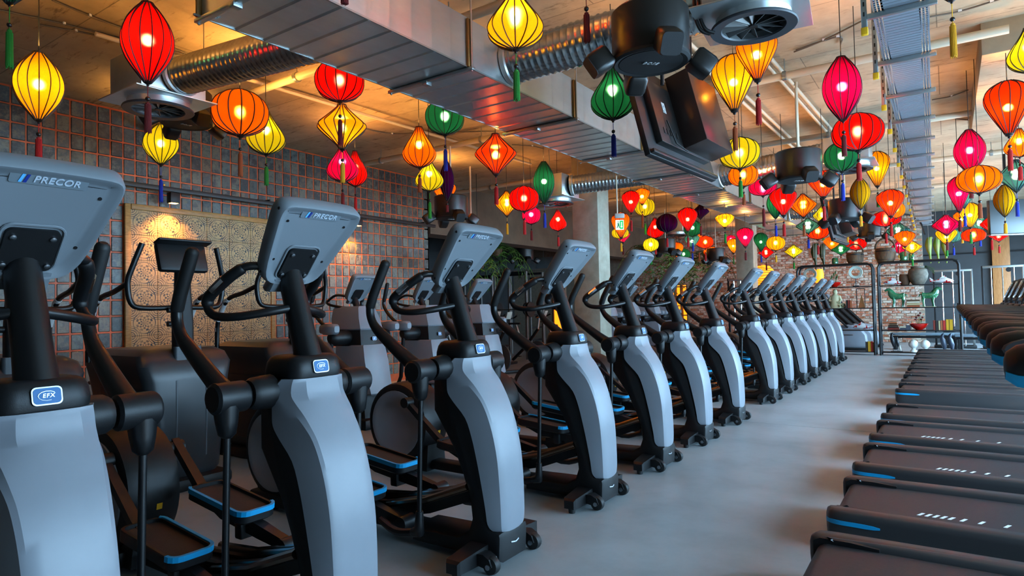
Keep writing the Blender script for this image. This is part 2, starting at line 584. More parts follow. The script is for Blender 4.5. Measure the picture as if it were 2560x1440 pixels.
# dark wall right of the bricks, wooden panel and right hand window wall
struct(B().box(((XB + XR) / 2, Y1R + .20, CEIL / 2), (XR - XB, .14, CEIL)).build('wall_far_dark', PLAST))
o = B().box((1.32, Y1R + .05, 1.9), (.42, .10, 3.4), .004).build('trim_1', WOODL); struct(o)
o = B().box((.9, Y1R + .10, 2.70), (3.2, .03, .035)).build('trim_2', SHELFM); struct(o)
o = B().box((1.09, Y1R + .10, 1.9), (.03, .04, 3.4)).build('trim_3', SHELFM); struct(o)
ZS, ZH = .35, 3.6
wr = B()
ys = [Y0R] + [q for w in WIN for q in w] + [Y1R + .2]
for k in range(0, len(ys), 2): wr.box((XR + .12, (ys[k] + ys[k + 1]) / 2, CEIL / 2), (.24, ys[k + 1] - ys[k], CEIL))
for a, b in WIN:
    wr.box((XR + .12, (a + b) / 2, ZS / 2), (.24, b - a, ZS)); wr.box((XR + .12, (a + b) / 2, (ZH + CEIL) / 2), (.24, b - a, CEIL - ZH))
struct(wr.build('wall_right', PLASTL, smooth=False))
for k, (a, b) in enumerate(WIN):
    f = B()
    for y in (a + .03, (a + b) / 2, b - .03): f.box((XR + .12, y, (ZS + ZH) / 2), (.07, .06, ZH - ZS))
    for z in (ZS + .03, 2.7, ZH - .03): f.box((XR + .12, (a + b) / 2, z), (.07, b - a, .06))
    w = struct(f.build('window_%d' % (k + 1), SHELFM, smooth=False))
    for y in ((3 * a + b) / 4, (a + 3 * b) / 4):
        for z0, z1 in ((ZS + .06, 2.67), (2.73, ZH - .06)):
            B().box((XR + .12, y, (z0 + z1) / 2), (.006, (b - a) / 2 - .09, z1 - z0)).build('pane', GLASS, w, smooth=False)
# soffits / beams
struct(B().box((1.95, 9.7, 3.9), (3.2, 4.1, .34), .01).build('trim_4', CEILM))
struct(B().box((-9.1, 16.6, 3.5), (.5, 13.4, 1.12)).build('trim_5', surface_mat('brown_bulkhead', (120, 92, 70), (92, 66, 46), 2, 3, .8)))
# columns
def column(x0, x1, y0, y1, label):
    c = B().box(((x0 + x1) / 2, (y0 + y1) / 2, CEIL / 2), (x1 - x0, y1 - y0, CEIL), .012).build('concrete_column', CONC)
    tag(c, label, 'column')
column(-5.53, -5.02, 10.0, 10.45, 'tall bare concrete column beside the third and fourth grey consoles under the duct')
column(-5.40, -4.88, 20.2, 20.7, 'distant bare concrete column with a thin pipe down its right edge')
# ---------------------------------------------------------------- console head shared by both kinds of cross trainer
CA = Vector((.655, 0, .755)).normalized()          # up along the head
CN = Vector((.755, 0, -.655)).normalized()         # out of its back, towards the aisle
CY_ = Vector((0, 1, 0))
def console(parent, org, k=1.0, full=True):
    """tilted grey head; org = middle of the back face"""
    org = Vector(org)
    def pt(y, a, n): return org + CY_ * (y * k) + CA * (a * k) + CN * (n * k)
    half = [(.0, -.225), (.075, -.222), (.125, -.20), (.155, -.15), (.178, -.05), (.198, .06), (.208, .12), (.205, .165), (.18, .19), (.12, .197), (0, .199)]
    out = half + [(-y, a) for y, a in half[-2:0:-1]]
    out = smooth_path(out, 2, closed=True)
    lay = [(.052, -.016), (.040, -.014), (.024, -.001), (.012, .002), (.003, -.008), (0, -.03), (.0, -.055), (.008, -.07), (.03, -.074)]
    secs = []
    for ins, n in lay:
        q = inset(out, ins)
        secs.append([pt(y, a, n) for y, a in q])
    head = B().loft(secs).build('console_head', GREY2, parent, angle=50)
    scr = B().loft([[pt(y, a, n) for y, a in inset(out, i)] for i, n in ((.03, -.070), (.032, -.078))]).build('screen', mat('screen_glass', (8, 9, 11), .12, coat=.5), head)
    # mount plate with screws, chin
    mp = [(y, a - .105) for y, a in rrect(.145, .155, .02)]
    pl = B().loft([[pt(y, a, -.016) for y, a in mp], [pt(y, a, -.004) for y, a in mp]]).build('mount_plate', BLACK, head)
    if full:
        rim = [(y, a - .10) for y, a in rrect(.165, .175, .03)]
        B().tube([pt(y, a, -.012) for y, a in rim], .0045 * k, 6, closed=True).build('plate_rim', GREY2, head)
        for y, a in ((-.052, -.055), (.052, -.055), (-.058, -.16), (.058, -.16)):
            B().lathe([(.009 * k, 0), (.009 * k, .006 * k), (.005 * k, .008 * k)], pt(y, a, -.004), CN, 10).build('screw', SILVER, pl)
        for y, a in ((-.145, .105), (.145, .105), (-.125, -.09), (.125, -.09)):
            B().lathe([(.006 * k, 0), (.006 * k, .003 * k)], pt(y, a, -.016), CN, 8).build('screw_hole', BLACK, head)
        for s in (-1, 1):
            for a, yy in ((.155, .205), (-.165, .150)):
                B().ball(pt(s * yy, a, -.022), .009 * k, 8, (.8, .5, .8)).build('vent_hole', BLACK, head)
    B().loft([[pt(y, a, n) for y, a in ((-w, lo), (w, lo), (w, hi), (-w, hi))] for w, lo, hi, n in ((.075, -.275, -.20, -.055), (.085, -.268, -.19, -.02), (.078, -.255, -.19, .0))]).build('chin_bracket', GREY2, head)
    # name plate
    lp = [(y, a + .148) for y, a in rrect(.2, .038, .007)]
    plate = B().loft([[pt(y, a, -.0155) for y, a in lp], [pt(y, a, -.0125) for y, a in lp]]).build('name_plate', mat('name_plate_grey', (120, 130, 138), .3, metal=.3), head)
    for dy, m_ in ((-.069, SKY), (-.057, NAVY)):
        q = [(dy - .009, .134), (dy - .001, .134), (dy + .006, .161), (dy - .002, .161)]
        B().loft([[pt(y, a, -.0126) for y, a in q], [pt(y, a, -.0105) for y, a in q]]).build('logo_bar', m_, plate)
    t = inst('lettering', TXT_P, plate)
    t.matrix_local = basis(CY_, CA, CN, pt(.018, .148, -.0115)) @ Matrix.Scale(k, 4)
    return head
TXT_P = text_mesh('PRECOR', .031, .0012, LETTER, .0006, .15, 1.06)
TXT_E = text_mesh('EFX', .017, .0008, LETTER, .0004, .2, 1.15)
TXT_A = text_mesh('AMT', .014, .0008, LETTER, .0004, .2, 1.1)

def badge(parent, org, nx=(1, 0, .12), k=1.0, txt=None):
    n = Vector(nx).normalized()
    up = (Vector((0, 0, 1)) - n * n.z).normalized()
    yv = up.cross(n)
    if yv.y < 0: yv = -yv
    yv = Vector((0, 1, 0))
    org = Vector(org)
    def pt(y, a, q): return org + yv * y * k + up * a * k + n * q * k
    o1, o2 = rrect(.078, .054, .013), rrect(.070, .046, .011)
    b = B().loft([[pt(y, a, -.004) for y, a in o1], [pt(y, a, .004) for y, a in o1]]).build('badge', SILVER, parent)
    B().loft([[pt(y, a, .003) for y, a in o2], [pt(y, a, .0055) for y, a in o2]]).build('badge_face', BADGE, b)
    if txt:
        t = inst('lettering', txt, b)
        t.matrix_local = basis(yv, up, n, pt(.002, 0, .006))
        sw = [(.024 * math.cos(a), .014 * math.sin(a)) for a in [R(40 + 28 * q) for q in range(10)]]
        B().tube([pt(y, a, .006) for y, a in sw], .0014, 5).build('swoosh', LETTER, b)
    return b

# ---------------------------------------------------------------- elliptical cross trainer (origin: floor under the front wheels)
def make_elliptical():
    t = thing('elliptical_trainer', (0, 0, 0), '', 'elliptical')
    # base and feet
    b = B().box((-1.15, 0, .075), (1.95, .13, .075), .02)
    b.box((-1.92, 0, .07), (.5, .34, .09), .02); b.box((-1.95, 0, .025), (.10, .5, .05), .01)
    b.build('base_rail', BLACK, t)
    fs = B()
    fs.loft([[(-.11 + w, y, .035), (-.11 + w, y, .035 + h), (-.11 - w, y, .035 + h + .0), (-.11 - w, y, .035)] for y, w, h in ((-.375, .036, .052), (-.36, .045, .066), (-.16, .055, .085), (.16, .055, .085), (.36, .045, .066), (.375, .036, .052))])
    fs.build('front_foot', BLACK, t, angle=25)
    for s in (-1, 1):
        B().lathe([(.022, 0), (.026, .036)], (-.11, s * .335, 0), 'z', 10).build('levelling_foot', RUBBER, t)
        br = B().prism([(-.07, .045), (-.07, .10), (-.02, .105), (.02, .085), (.035, .05), (0, .035)], s * .2 - .034, s * .2 + .034, 'y').build('wheel_bracket', BLACK, t)
        w = B().lathe([(.030, -.024), (.043, -.020), (.046, -.008), (.046, .008), (.043, .020), (.030, .024)], (.012, s * .2 - s * 0, .047), 'y', 18).build('wheel', RUBBER, t)
        B().lathe([(.014, -.040), (.014, .040)], (.012, s * .2, .047), 'y', 10).build('axle_bolt', SILVER, w)
    # black body column
    prof = [(.018, .03), (.024, .16), (.018, .185), (-.045, .20), (-.07, .3), (-.09, .43), (-.135, .63), (-.175, .74), (-.215, .82), (-.285, .88), (-.305, .95), (-.30, 1.06), (-.33, 1.12), (-.42, 1.06), (-.435, .95), (-.435, .80), (-.365, .70), (-.295, .60), (-.235, .47), (-.185, .33), (-.175, .235), (-.20, .165), (-.27, .125), (-.62, .115), (-.62, .03)]
    B().prism(prof, -.138, .138, 'y', .03).build('body_column', BLACK, t, angle=30)
    # top cap
    secs = []
    for z, x0, x1, w in ((1.03, -.43, -.27, .105), (1.088, -.435, -.25, .112), (1.104, -.435, -.192, .128), (1.13, -.432, -.186, .129), (1.165, -.422, -.194, .126), (1.185, -.41, -.203, .118), (1.194, -.395, -.215, .103)):
        o = [(x + (x0 + x1) / 2, y) for x, y in rrect(x1 - x0, 2 * w, .055, 4)]
        secs.append([(x, y, z) for x, y in o])
    B().loft(secs).build('top_cap', BLACK, t, angle=50)
    badge(t, (-.1855, -.005, 1.147), (1, 0, .22), 1.0, TXT_E)
    # grey front shroud
    zs = [(.172, .005, .012, .02, .075, .065), (.19, -.02, .012, .022, .112, .09), (.225, -.042, .014, .024, .125, .098), (.30, -.05, .014, .026, .130, .10), (.43, -.072, .010, .022, .133, .102), (.56, -.10, .0, .014, .134, .103),
          (.68, -.13, -.022, -.008, .136, .104), (.78, -.17, -.052, -.036, .138, .106), (.86, -.245, -.088, -.068, .142, .11), (.91, -.285, -.125, -.094, .143, .116), (.96, -.292, -.175, -.12, .142, .124), (1.0, -.292, -.235, -.142, .141, .131),
          (1.035, -.290, -.278, -.158, .139, .135), (1.075, -.275, -.268, -.170, .136, .132), (1.102, -.25, -.245, -.179, .130, .126)]
    zs = smooth_path(zs, 3)
    secs = []
    for z, xs, xr, xf, w, wr_ in zs:
        xs, w, wr_ = xs - .014, w * 1.11, wr_ * 1.13
        hal = [(xs, w), ((xs + xr) / 2, (w + wr_) / 2 + .004), (xr, wr_), (xr + (xf - xr) * .58, wr_ * .88), (xr + (xf - xr) * .90, wr_ * .55), (xf, 0)]
        pts = [(x, -y, z) for x, y in hal] + [(x, y, z) for x, y in hal[-2::-1]]
        secs.append(pts)
    B().loft(secs).build('front_shroud', GREY, t, angle=24)
    B().tube([(.0205, -.035, .115), (.026, 0, .11), (.0205, .035, .115)], .006, 6).build('foot_emblem', SILVER, t)
    # post and head
    B().tube([(-.262, 0, 1.15), (-.30, 0, 1.26), (-.415, 0, 1.60)], [.060, .054, .050], 20).build('console_post', BLACKG, t)
    console(t, (-.262, 0, 1.660))
    # fixed bars
    for s in (-1, 1):
        p = [(-.34, s * .03, 1.395), (-.38, s * .13, 1.378), (-.46, s * .225, 1.362), (-.55, s * .25, 1.366), (-.60, s * .253, 1.388), (-.620, s * .25, 1.425), (-.602, s * .247, 1.455), (-.50, s * .225, 1.527), (-.435, s * .19, 1.572), (-.40, s * .12, 1.575)]
        fb = B().tube(smooth_path(p, 4), .0185, 10).build('fixed_handlebar', BLACKG, t)
        B().tube(smooth_path([(-.619, s * .25, 1.42), (-.604, s * .247, 1.455), (-.50, s * .225, 1.527), (-.45, s * .20, 1.562)], 4), .025, 10, round_ends=True).build('pulse_grip', BLACK, fb)
        B().tube([(-.575, s * .252, 1.475), (-.51, s * .238, 1.522)], .0205, 8).build('pulse_sensor', CHROME, fb)
    # moving arms, pivots and rods
    for s, ph in ((-1, 0.0), (1, 0.02)):
        p = [(-.36, s * .315, 1.05), (-.46, s * .318, 1.112), (-.62, s * .322, 1.225), (-.70, s * .325, 1.295), (-.728, s * .325, 1.375), (-.700, s * .325, 1.46), (-.60, s * .325, 1.635)]
        p = [(x - ph, y, z) for x, y, z in p]
        q = smooth_path(p, 4)
        n = len(q)
        ma = B().tube(q, [(.046 - .022 * min(1, i / (n * .5))) for i in range(n)], 12).build('moving_arm', BLACKG, t)
        B().tube([(-.725 - ph, s * .325, 1.40), (-.70 - ph, s * .325, 1.46), (-.60 - ph, s * .325, 1.635)], .0275, 12, round_ends=True).build('foam_grip', RUBBER, ma)
        B().lathe([(.05, 0), (.062, .01), (.062, .13), (.056, .14), (.05, .145)], (-.35, s * .245 if s > 0 else -.39, 1.045), 'y', 18).build('arm_pivot', BLACK, t)
        B().lathe([(.055, 0), (.066, .02), (.072, .10)] if s < 0 else [(.072, 0), (.066, .08), (.055, .10)], (-.335, -.245 if s < 0 else .125, 1.05), 'y', 16).build('pivot_boss', BLACK, t)
        r_ = B().tube([(-.345, s * .335, 1.03), (-.34, s * .335, .95), (-.338, s * .335, .905), (-.338, s * .335, .89)], [.052, .042, .034, .018], 14)
        r_.tube([(-.338, s * .335, .9), (-.362, s * .335, .255)], .0135, 10)
        r_.tube([(-.36, s * .335, .30), (-.364, s * .335, .22), (-.37, s * .33, .19), (-.42, s * .325, .175)], [.020, .026, .032, .024], 10)
        r_.build('connecting_rod', BLACKG, t)
    # ramp with polished rails
    B().loft([[(x, y, z) for y, z in ((-.1, z0), (.1, z0), (.1, z0 + .06), (-.1, z0 + .06))] for x, z0 in ((-.20, .315), (-.5, .20), (-.85, .12), (-1.15, .095))]).build('ramp', BLACKG, t)
    for y in (-.135, -.07, .07, .135):
        B().tube([(-.19, y, .405), (-.5, y, .285), (-.85, y, .20), (-1.18, y, .165)], .019, 8).build('ramp_rail', BRONZE, t)
    # pedal arms, pedals
    for s, xo, zo, tl in ((-1, -1.10, .29, .10), (1, -1.18, .375, .12)):
        y = s * .19
        pa = B().loft([[(x, y - w, z - h), (x, y + w, z - h), (x, y + w, z + h), (x, y - w, z + h)] for x, z, w, h in ((xo + .52, zo - .14, .02, .025), (xo + .28, zo - .10, .028, .035), (xo - .05, zo - .055, .03, .035), (xo - .28, zo + .03, .026, .03), (-1.74, .60 if s < 0 else .63, .022, .026))])
        pa.tube([(-1.74, y - .04, .60), (-1.74, y + .04, .60)], .042, 12)
        pa.tube([(xo + .50, y - .05, zo - .13), (xo + .50, y + .05, zo - .13)], .040, 12)
        pa.tube(smooth_path([(-.42, s * .325, .175), (-.56, s * .31, .15), (xo + .35, y + s * .05, zo - .13)], 3), .022, 8)
        pa.build('pedal_arm', BLACK, t)
        rot = Matrix.Rotation(tl, 4, 'Y')
        o1 = [(x, q) for x, q in rrect(.52, .215, .055)]
        o2 = inset(o1, .018)
        mxp = Matrix.Translation((xo, y, zo)) @ rot
        T = lambda pts, z: [mxp @ Vector((x, q, z)) for x, q in pts]
        pd = B().loft([T(inset(o1, .02), -.035), T(o1, -.02), T(o1, .03), T(inset(o1, .004), .034), T(o2, .034), T(o2, .012)]).build('pedal', BLACK, t)
        B().loft([T(o2, .008), T(o2, .016)]).build('pedal_pad', PADBROWN, pd)
        oo = [(x, q) for x, q in rrect(.528, .223, .058)]
        strip = [p_ for p_ in oo]
        n = len(strip)
        sec_in = T(inset(oo, .016), .040); sec_out = T(oo, .040); lo_out = T(oo, .014); lo_in = T(inset(oo, .016), .030)
        bb = B()
        seq = [i for i in range(n) if strip[i][0] > -.02 or strip[i][1] * s < -.05]
        for i in range(n):
            j = (i + 1) % n
            keep = lambda q: (q[0] > .12 or q[1] < -.085) if s > 0 else (q[0] > .12 or q[1] > .085)
            if keep(strip[i]) and keep(strip[j]):
                bb._add([sec_in[i], sec_out[i], lo_out[i], lo_in[i], sec_in[j], sec_out[j], lo_out[j], lo_in[j]], [(0, 1, 5, 4), (1, 2, 6, 5), (2, 3, 7, 6), (3, 0, 4, 7), (0, 1, 2, 3), (4, 5, 6, 7)])
        bb.build('blue_trim', BLUE, pd)
        B().box((xo + .15, y, zo - .09), (.06, .11, .13), .01).build('pedal_support', BLACK, t)
    # rear drum
    pr = [(.20, -.150), (.305, -.148), (.332, -.135), (.342, -.10), (.345, 0), (.342, .10), (.332, .135), (.305, .148), (.20, .150)]
    dr = B().lathe(pr, (-1.92, 0, .405), 'y', 40).build('drum_housing', BLACK, t)
    for s in (-1, 1):
        pr2 = [(.278, 0), (.276, s * .008), (.235, s * .010), (.225, s * .005), (.0005, s * .004)]
        B().lathe(pr2, (-1.92, s * .149, .405), 'y', 36, caps=False).build('drum_disc', GREY, dr)
        B().tube([(-1.745, s * .14, .60), (-1.745, s * .20, .60)], .03, 12).build('crank', BLACKG, dr)
    B().loft([[(x, y, z) for y, z in ((-.12, .03), (.12, .03), (.10, .24), (-.10, .24))] for x in (-2.15, -1.60)]).build('drum_base', BLACK, t)
    mk = Matrix.Translation((-1.92 + .347 * math.cos(R(-12)), 0.02, .405 + .347 * math.sin(R(-12)))) @ Matrix.Rotation(R(12), 4, 'Y')
    B().box((0, 0, 0), (.002, .03, .034), rot=None).build('warning_label', YELLOWP, dr).matrix_local = mk
    return t

EY = [.763, 1.747, 2.85, 4.05, 5.18, 6.28, 7.50, 9.24, 10.33, 11.45, 12.50, 13.69, 15.0, 16.1]
ORD = ['nearest grey and black elliptical trainer, cut off by the left edge of the picture',
       'grey and black elliptical trainer in front of the gilded patterned panel, second from the camera',
       'grey and black elliptical trainer third from the camera in the front row',
       'grey and black elliptical trainer fourth from the camera, just left of the big concrete column',
       'grey and black elliptical trainer fifth from the camera, just right of the big concrete column',
       'grey and black elliptical trainer sixth from the camera in the front row',
       'grey and black elliptical trainer seventh from the camera, last before the gap in the row',
       'grey and black elliptical trainer first after the gap in the front row',
       'grey and black elliptical trainer second after the gap in the front row',
       'grey and black elliptical trainer third after the gap in the front row',
       'grey and black elliptical trainer fourth after the gap in the front row',
       'grey and black elliptical trainer third from the far end of the front row',
       'grey and black elliptical trainer second from the far end of the front row',
       'farthest grey and black elliptical trainer, next to the black shelving']
e0 = make_elliptical()
ec = tree_cache(e0)
for k, y in enumerate(EY):
    o = e0 if k == 0 else copy_tree(e0, None, ec)
    o.location = (-2.0, y, 0)
    o['label'] = ORD[k]
    o['group'] = 'front row of elliptical trainers'

# ---------------------------------------------------------------- second row: adaptive stride trainers
def make_amt():
    t = thing('stride_trainer', (0, 0, 0), '', 'elliptical')
    B().box((-.75, 0, .06), (1.6, .5, .12), .03).build('base', BLACK, t)
    def shell(name, rows, m):
        secs = []
        for z, x0, x1, w0, w1 in rows:       # back x, front x, half width back / front
            hal = [(x0, w0), ((x0 * .45 + x1 * .55), w0 * .55 + w1 * .5), (x1 - .035, w1), (x1 - .008, w1 * .55), (x1, 0)]
            secs.append([(x, -y, z) for x, y in hal] + [(x, y, z) for x, y in hal[-2::-1]])
        B().loft(secs).build(name, m, t, angle=26)
    shell('lower_core', [(.1, -.5, -.02, .2, .16), (.5, -.5, -.05, .2, .16)], BLACK)
    shell('lower_shroud', [(.39, -.42, .075, .19, .15), (.41, -.45, .095, .22, .17), (.55, -.46, .06, .235, .18), (.78, -.46, .015, .245, .185), (.955, -.46, -.025, .235, .17), (.97, -.45, -.03, .22, .16)], GREY)
    shell('middle_band', [(.955, -.5, -.06, .235, .17), (1.15, -.5, -.085, .225, .16)], BLACK)
    shell('upper_hood', [(1.145, -.5, -.07, .22, .165), (1.16, -.52, -.065, .235, .175), (1.28, -.54, -.10, .23, .165), (1.40, -.54, -.145, .20, .13), (1.425, -.52, -.155, .17, .11)], GREY)
    badge(t, (-.055, 0, 1.04), (1, 0, .12), .8, TXT_A)
    for s in (-1, 1):
        B().tube([(-.30, s * .17, 1.06), (-.30, s * .40, 1.06)], [.085, .082], 16, round_ends=True).build('shoulder_arm', BLACK, t)
        B().loft([[(x, s * .475 + y, 1.165 + z) for y, z in rrect(.13 * f, .13 * f, .04 * f)] for x, f in ((-.15, .55), (-.18, .9), (-.30, 1.0), (-.40, .75))]).build('pivot_cover', GREY, t)
        p = smooth_path([(-.33, s * .44, 1.16), (-.52, s * .42, 1.26), (-.66, s * .40, 1.38), (-.70, s * .39, 1.48), (-.63, s * .39, 1.70)], 4)
        a = B().tube(p, .021, 10).build('swing_arm', BLACKG, t)
        B().tube([(-.69, s * .39, 1.50), (-.625, s * .39, 1.715)], .027, 10, round_ends=True).build('foam_grip', RUBBER, a)
        B().tube([(-.30, s * .43, 1.05), (-.36, s * .43, .5), (-.62, s * .3, .24)], .026, 10).build('stride_link', BLACKG, t)
        p = smooth_path([(-.36, s * .06, 1.40), (-.46, s * .17, 1.42), (-.60, s * .21, 1.45), (-.63, s * .21, 1.49), (-.50, s * .19, 1.56), (-.42, s * .12, 1.55)], 4)
        B().tube(p, .016, 8).build('fixed_handlebar', BLACKG, t)
        pd = B().box((-1.05, s * .18, .26), (.42, .16, .05), .02).build('pedal', BLACK, t)
        B().box((-1.05, s * .18, .288), (.44, .17, .012), .005).build('blue_trim', BLUE, pd)
        B().tube([(-.62, s * .3, .24), (-.85, s * .2, .22)], .026, 8).build('pedal_arm', BLACKG, t)
    B().tube([(-.34, 0, 1.40), (-.43, 0, 1.60)], .04, 14).build('console_post', BLACKG, t)
    console(t, (-.265, 0, 1.635), .93, full=False)
    return t
AY = [5.25, 6.42, 7.60, 11.9, 13.1, 14.3, 15.5]
AL = ['grey stride trainer with silver hood standing behind the second elliptical, nearest of its row',
      'grey stride trainer mostly hidden behind the third elliptical', 'grey stride trainer standing just left of the fourth elliptical',
      'grey stride trainer partly hidden beside the big concrete column', 'grey stride trainer seen between the fifth and sixth ellipticals',
      'grey stride trainer seen behind the sixth elliptical', 'grey stride trainer last in the second row, behind the seventh elliptical']
a0 = make_amt()
ac = tree_cache(a0)
for k, y in enumerate(AY):
    o = a0 if k == 0 else copy_tree(a0, None, ac)
    o.location = (-5.55, y, 0)
    o['label'] = AL[k]
    o['group'] = 'second row of stride trainers'

# ---------------------------------------------------------------- stair climbers against the tiled wall
LITCHROME = mat('chrome_lit_white', (235, 235, 235), .35, metal=.2)  # chrome with the strong light on it painted in as a white base colour
def make_climber():
    t = thing('stair_climber', (0, 0, 0), '', 'stair climber')
    # tall rounded housing: profile across (y,z) gets narrower towards the floor
    rows = [(.10, .25, -.02, -.9), (.14, .27, .0, -.95), (.55, .30, .015, -1.0), (.86, .345, .015, -1.02), (.98, .375, .0, -1.02), (1.06, .36, -.06, -1.0), (1.10, .30, -.14, -.9)]
    secs = []
    for z, w, x1, x0 in rows:
        o = rrect(x1 - x0, 2 * w, .09, 4)
        secs.append([(x + (x0 + x1) / 2, y, z) for x, y in o])
    B().loft(secs).build('housing', DGREYB, t, angle=35)
    B().box((-.4, 0, .05), (.95, .62, .10), .03).build('base', BLACK, t)
    for s in (-1, 1):
        B().box((-.02, s * .2, .05), (.16, .14, .09), .025).build('front_foot', BLACK, t)
        B().prism([(.0, .16), (.02, .6), (.02, .86), (-.03, .86), (-.03, .16)], s * .12 - .005, s * .12 + .005, 'y').build('seam_strip', DGREY, t)
        B().loft([[(-.02, s * w, z), (-.75, s * w, z + .0), (-.75, s * (w + .012), z), (-.06, s * (w + .012), z)] for z, w in ((.2, .275), (.55, .303), (.80, .335))]).build('side_panel', DGREYB, t)
    # post + console
    B().loft([[(-.12 + x, y, z) for x, y in rrect(.10 * f, .15 * f, .03)] for z, f in ((1.02, 1.0), (1.3, 1.0), (1.6, .8), (1.80, .75))]).build('post', BLACK, t)
    B().loft([[(-.05 - .0 + x, y, z) for x, y in rrect(.05, .22, .02)] for z in (.98, 1.12)]).build('post_collar', DGREY, t)
    rot = Matrix.Rotation(R(-18), 4, 'Y')
    c = B().box((-.13, .0, 1.83), (.07, .40, .25), .03, rot).build('display', BLACK, t)
    B().box((-.10, .0, 1.955), (.10, .43, .02), .008, rot).build('display_hood', BLACK, c)
    B().box((-.045, .0, 1.68), (.01, .05, .02)).build('yellow_label', YELLOWP, t)
    for z in (1.30, 1.41): B().lathe([(.022, 0), (.022, .05)], (-.12, -.12, z), 'y', 10).build('knob', BLACK, t)
    for s in (-1, 1):
        p = smooth_path([(-.15, s * .05, 1.43), (-.17, s * .28, 1.43), (-.19, s * .36, 1.47), (-.19, s * .385, 1.62), (-.17, s * .36, 1.74), (-.14, s * .30, 1.93)], 4)
        B().tube(p, .021, 10).build('front_handlebar', BLACKG, t)
        p = smooth_path([(-.19, s * .385, 1.62), (-.38, s * .40, 1.56), (-.62, s * .41, 1.50), (-.78, s * .41, 1.30), (-.80, s * .41, 1.0)], 4)
        B().tube(p, .021, 10).build('side_rail', BLACKG, t)
        B().tube([(-.60, s * .41, 1.508), (-.66, s * .41, 1.48), (-.78, s * .41, 1.305)], .0235, 10).build('bright_grip', LITCHROME, t)
        B().tube([(-.80, s * .41, 1.24), (-.80, s * .41, 1.20)], .0235, 10).build('clamp_band', CHROME, t)
    for k in range(5):
        B().box((-1.08 - .0 - k * .07, 0, .95 - k * .16), (.24, .46, .03), .008).build('step', BLACK, t)
    return t
DGREYB = mat('anthracite_plastic', (46, 47, 50), .36, spec=.5)
c0 = make_climber()
cc = tree_cache(c0)
for k, (y, lb) in enumerate(((1.60, 'black stair climber at the far left, half hidden behind the nearest elliptical'),
                             (2.70, 'black stair climber with its display in front of the gilded panel'),
                             (3.80, 'black stair climber behind the post of the second elliptical'))):
    o = c0 if k == 0 else copy_tree(c0, None, cc)
    o.location = (-4.97, y, 0)
    o['label'] = lb
    o['group'] = 'stair climbers by the tiled wall'

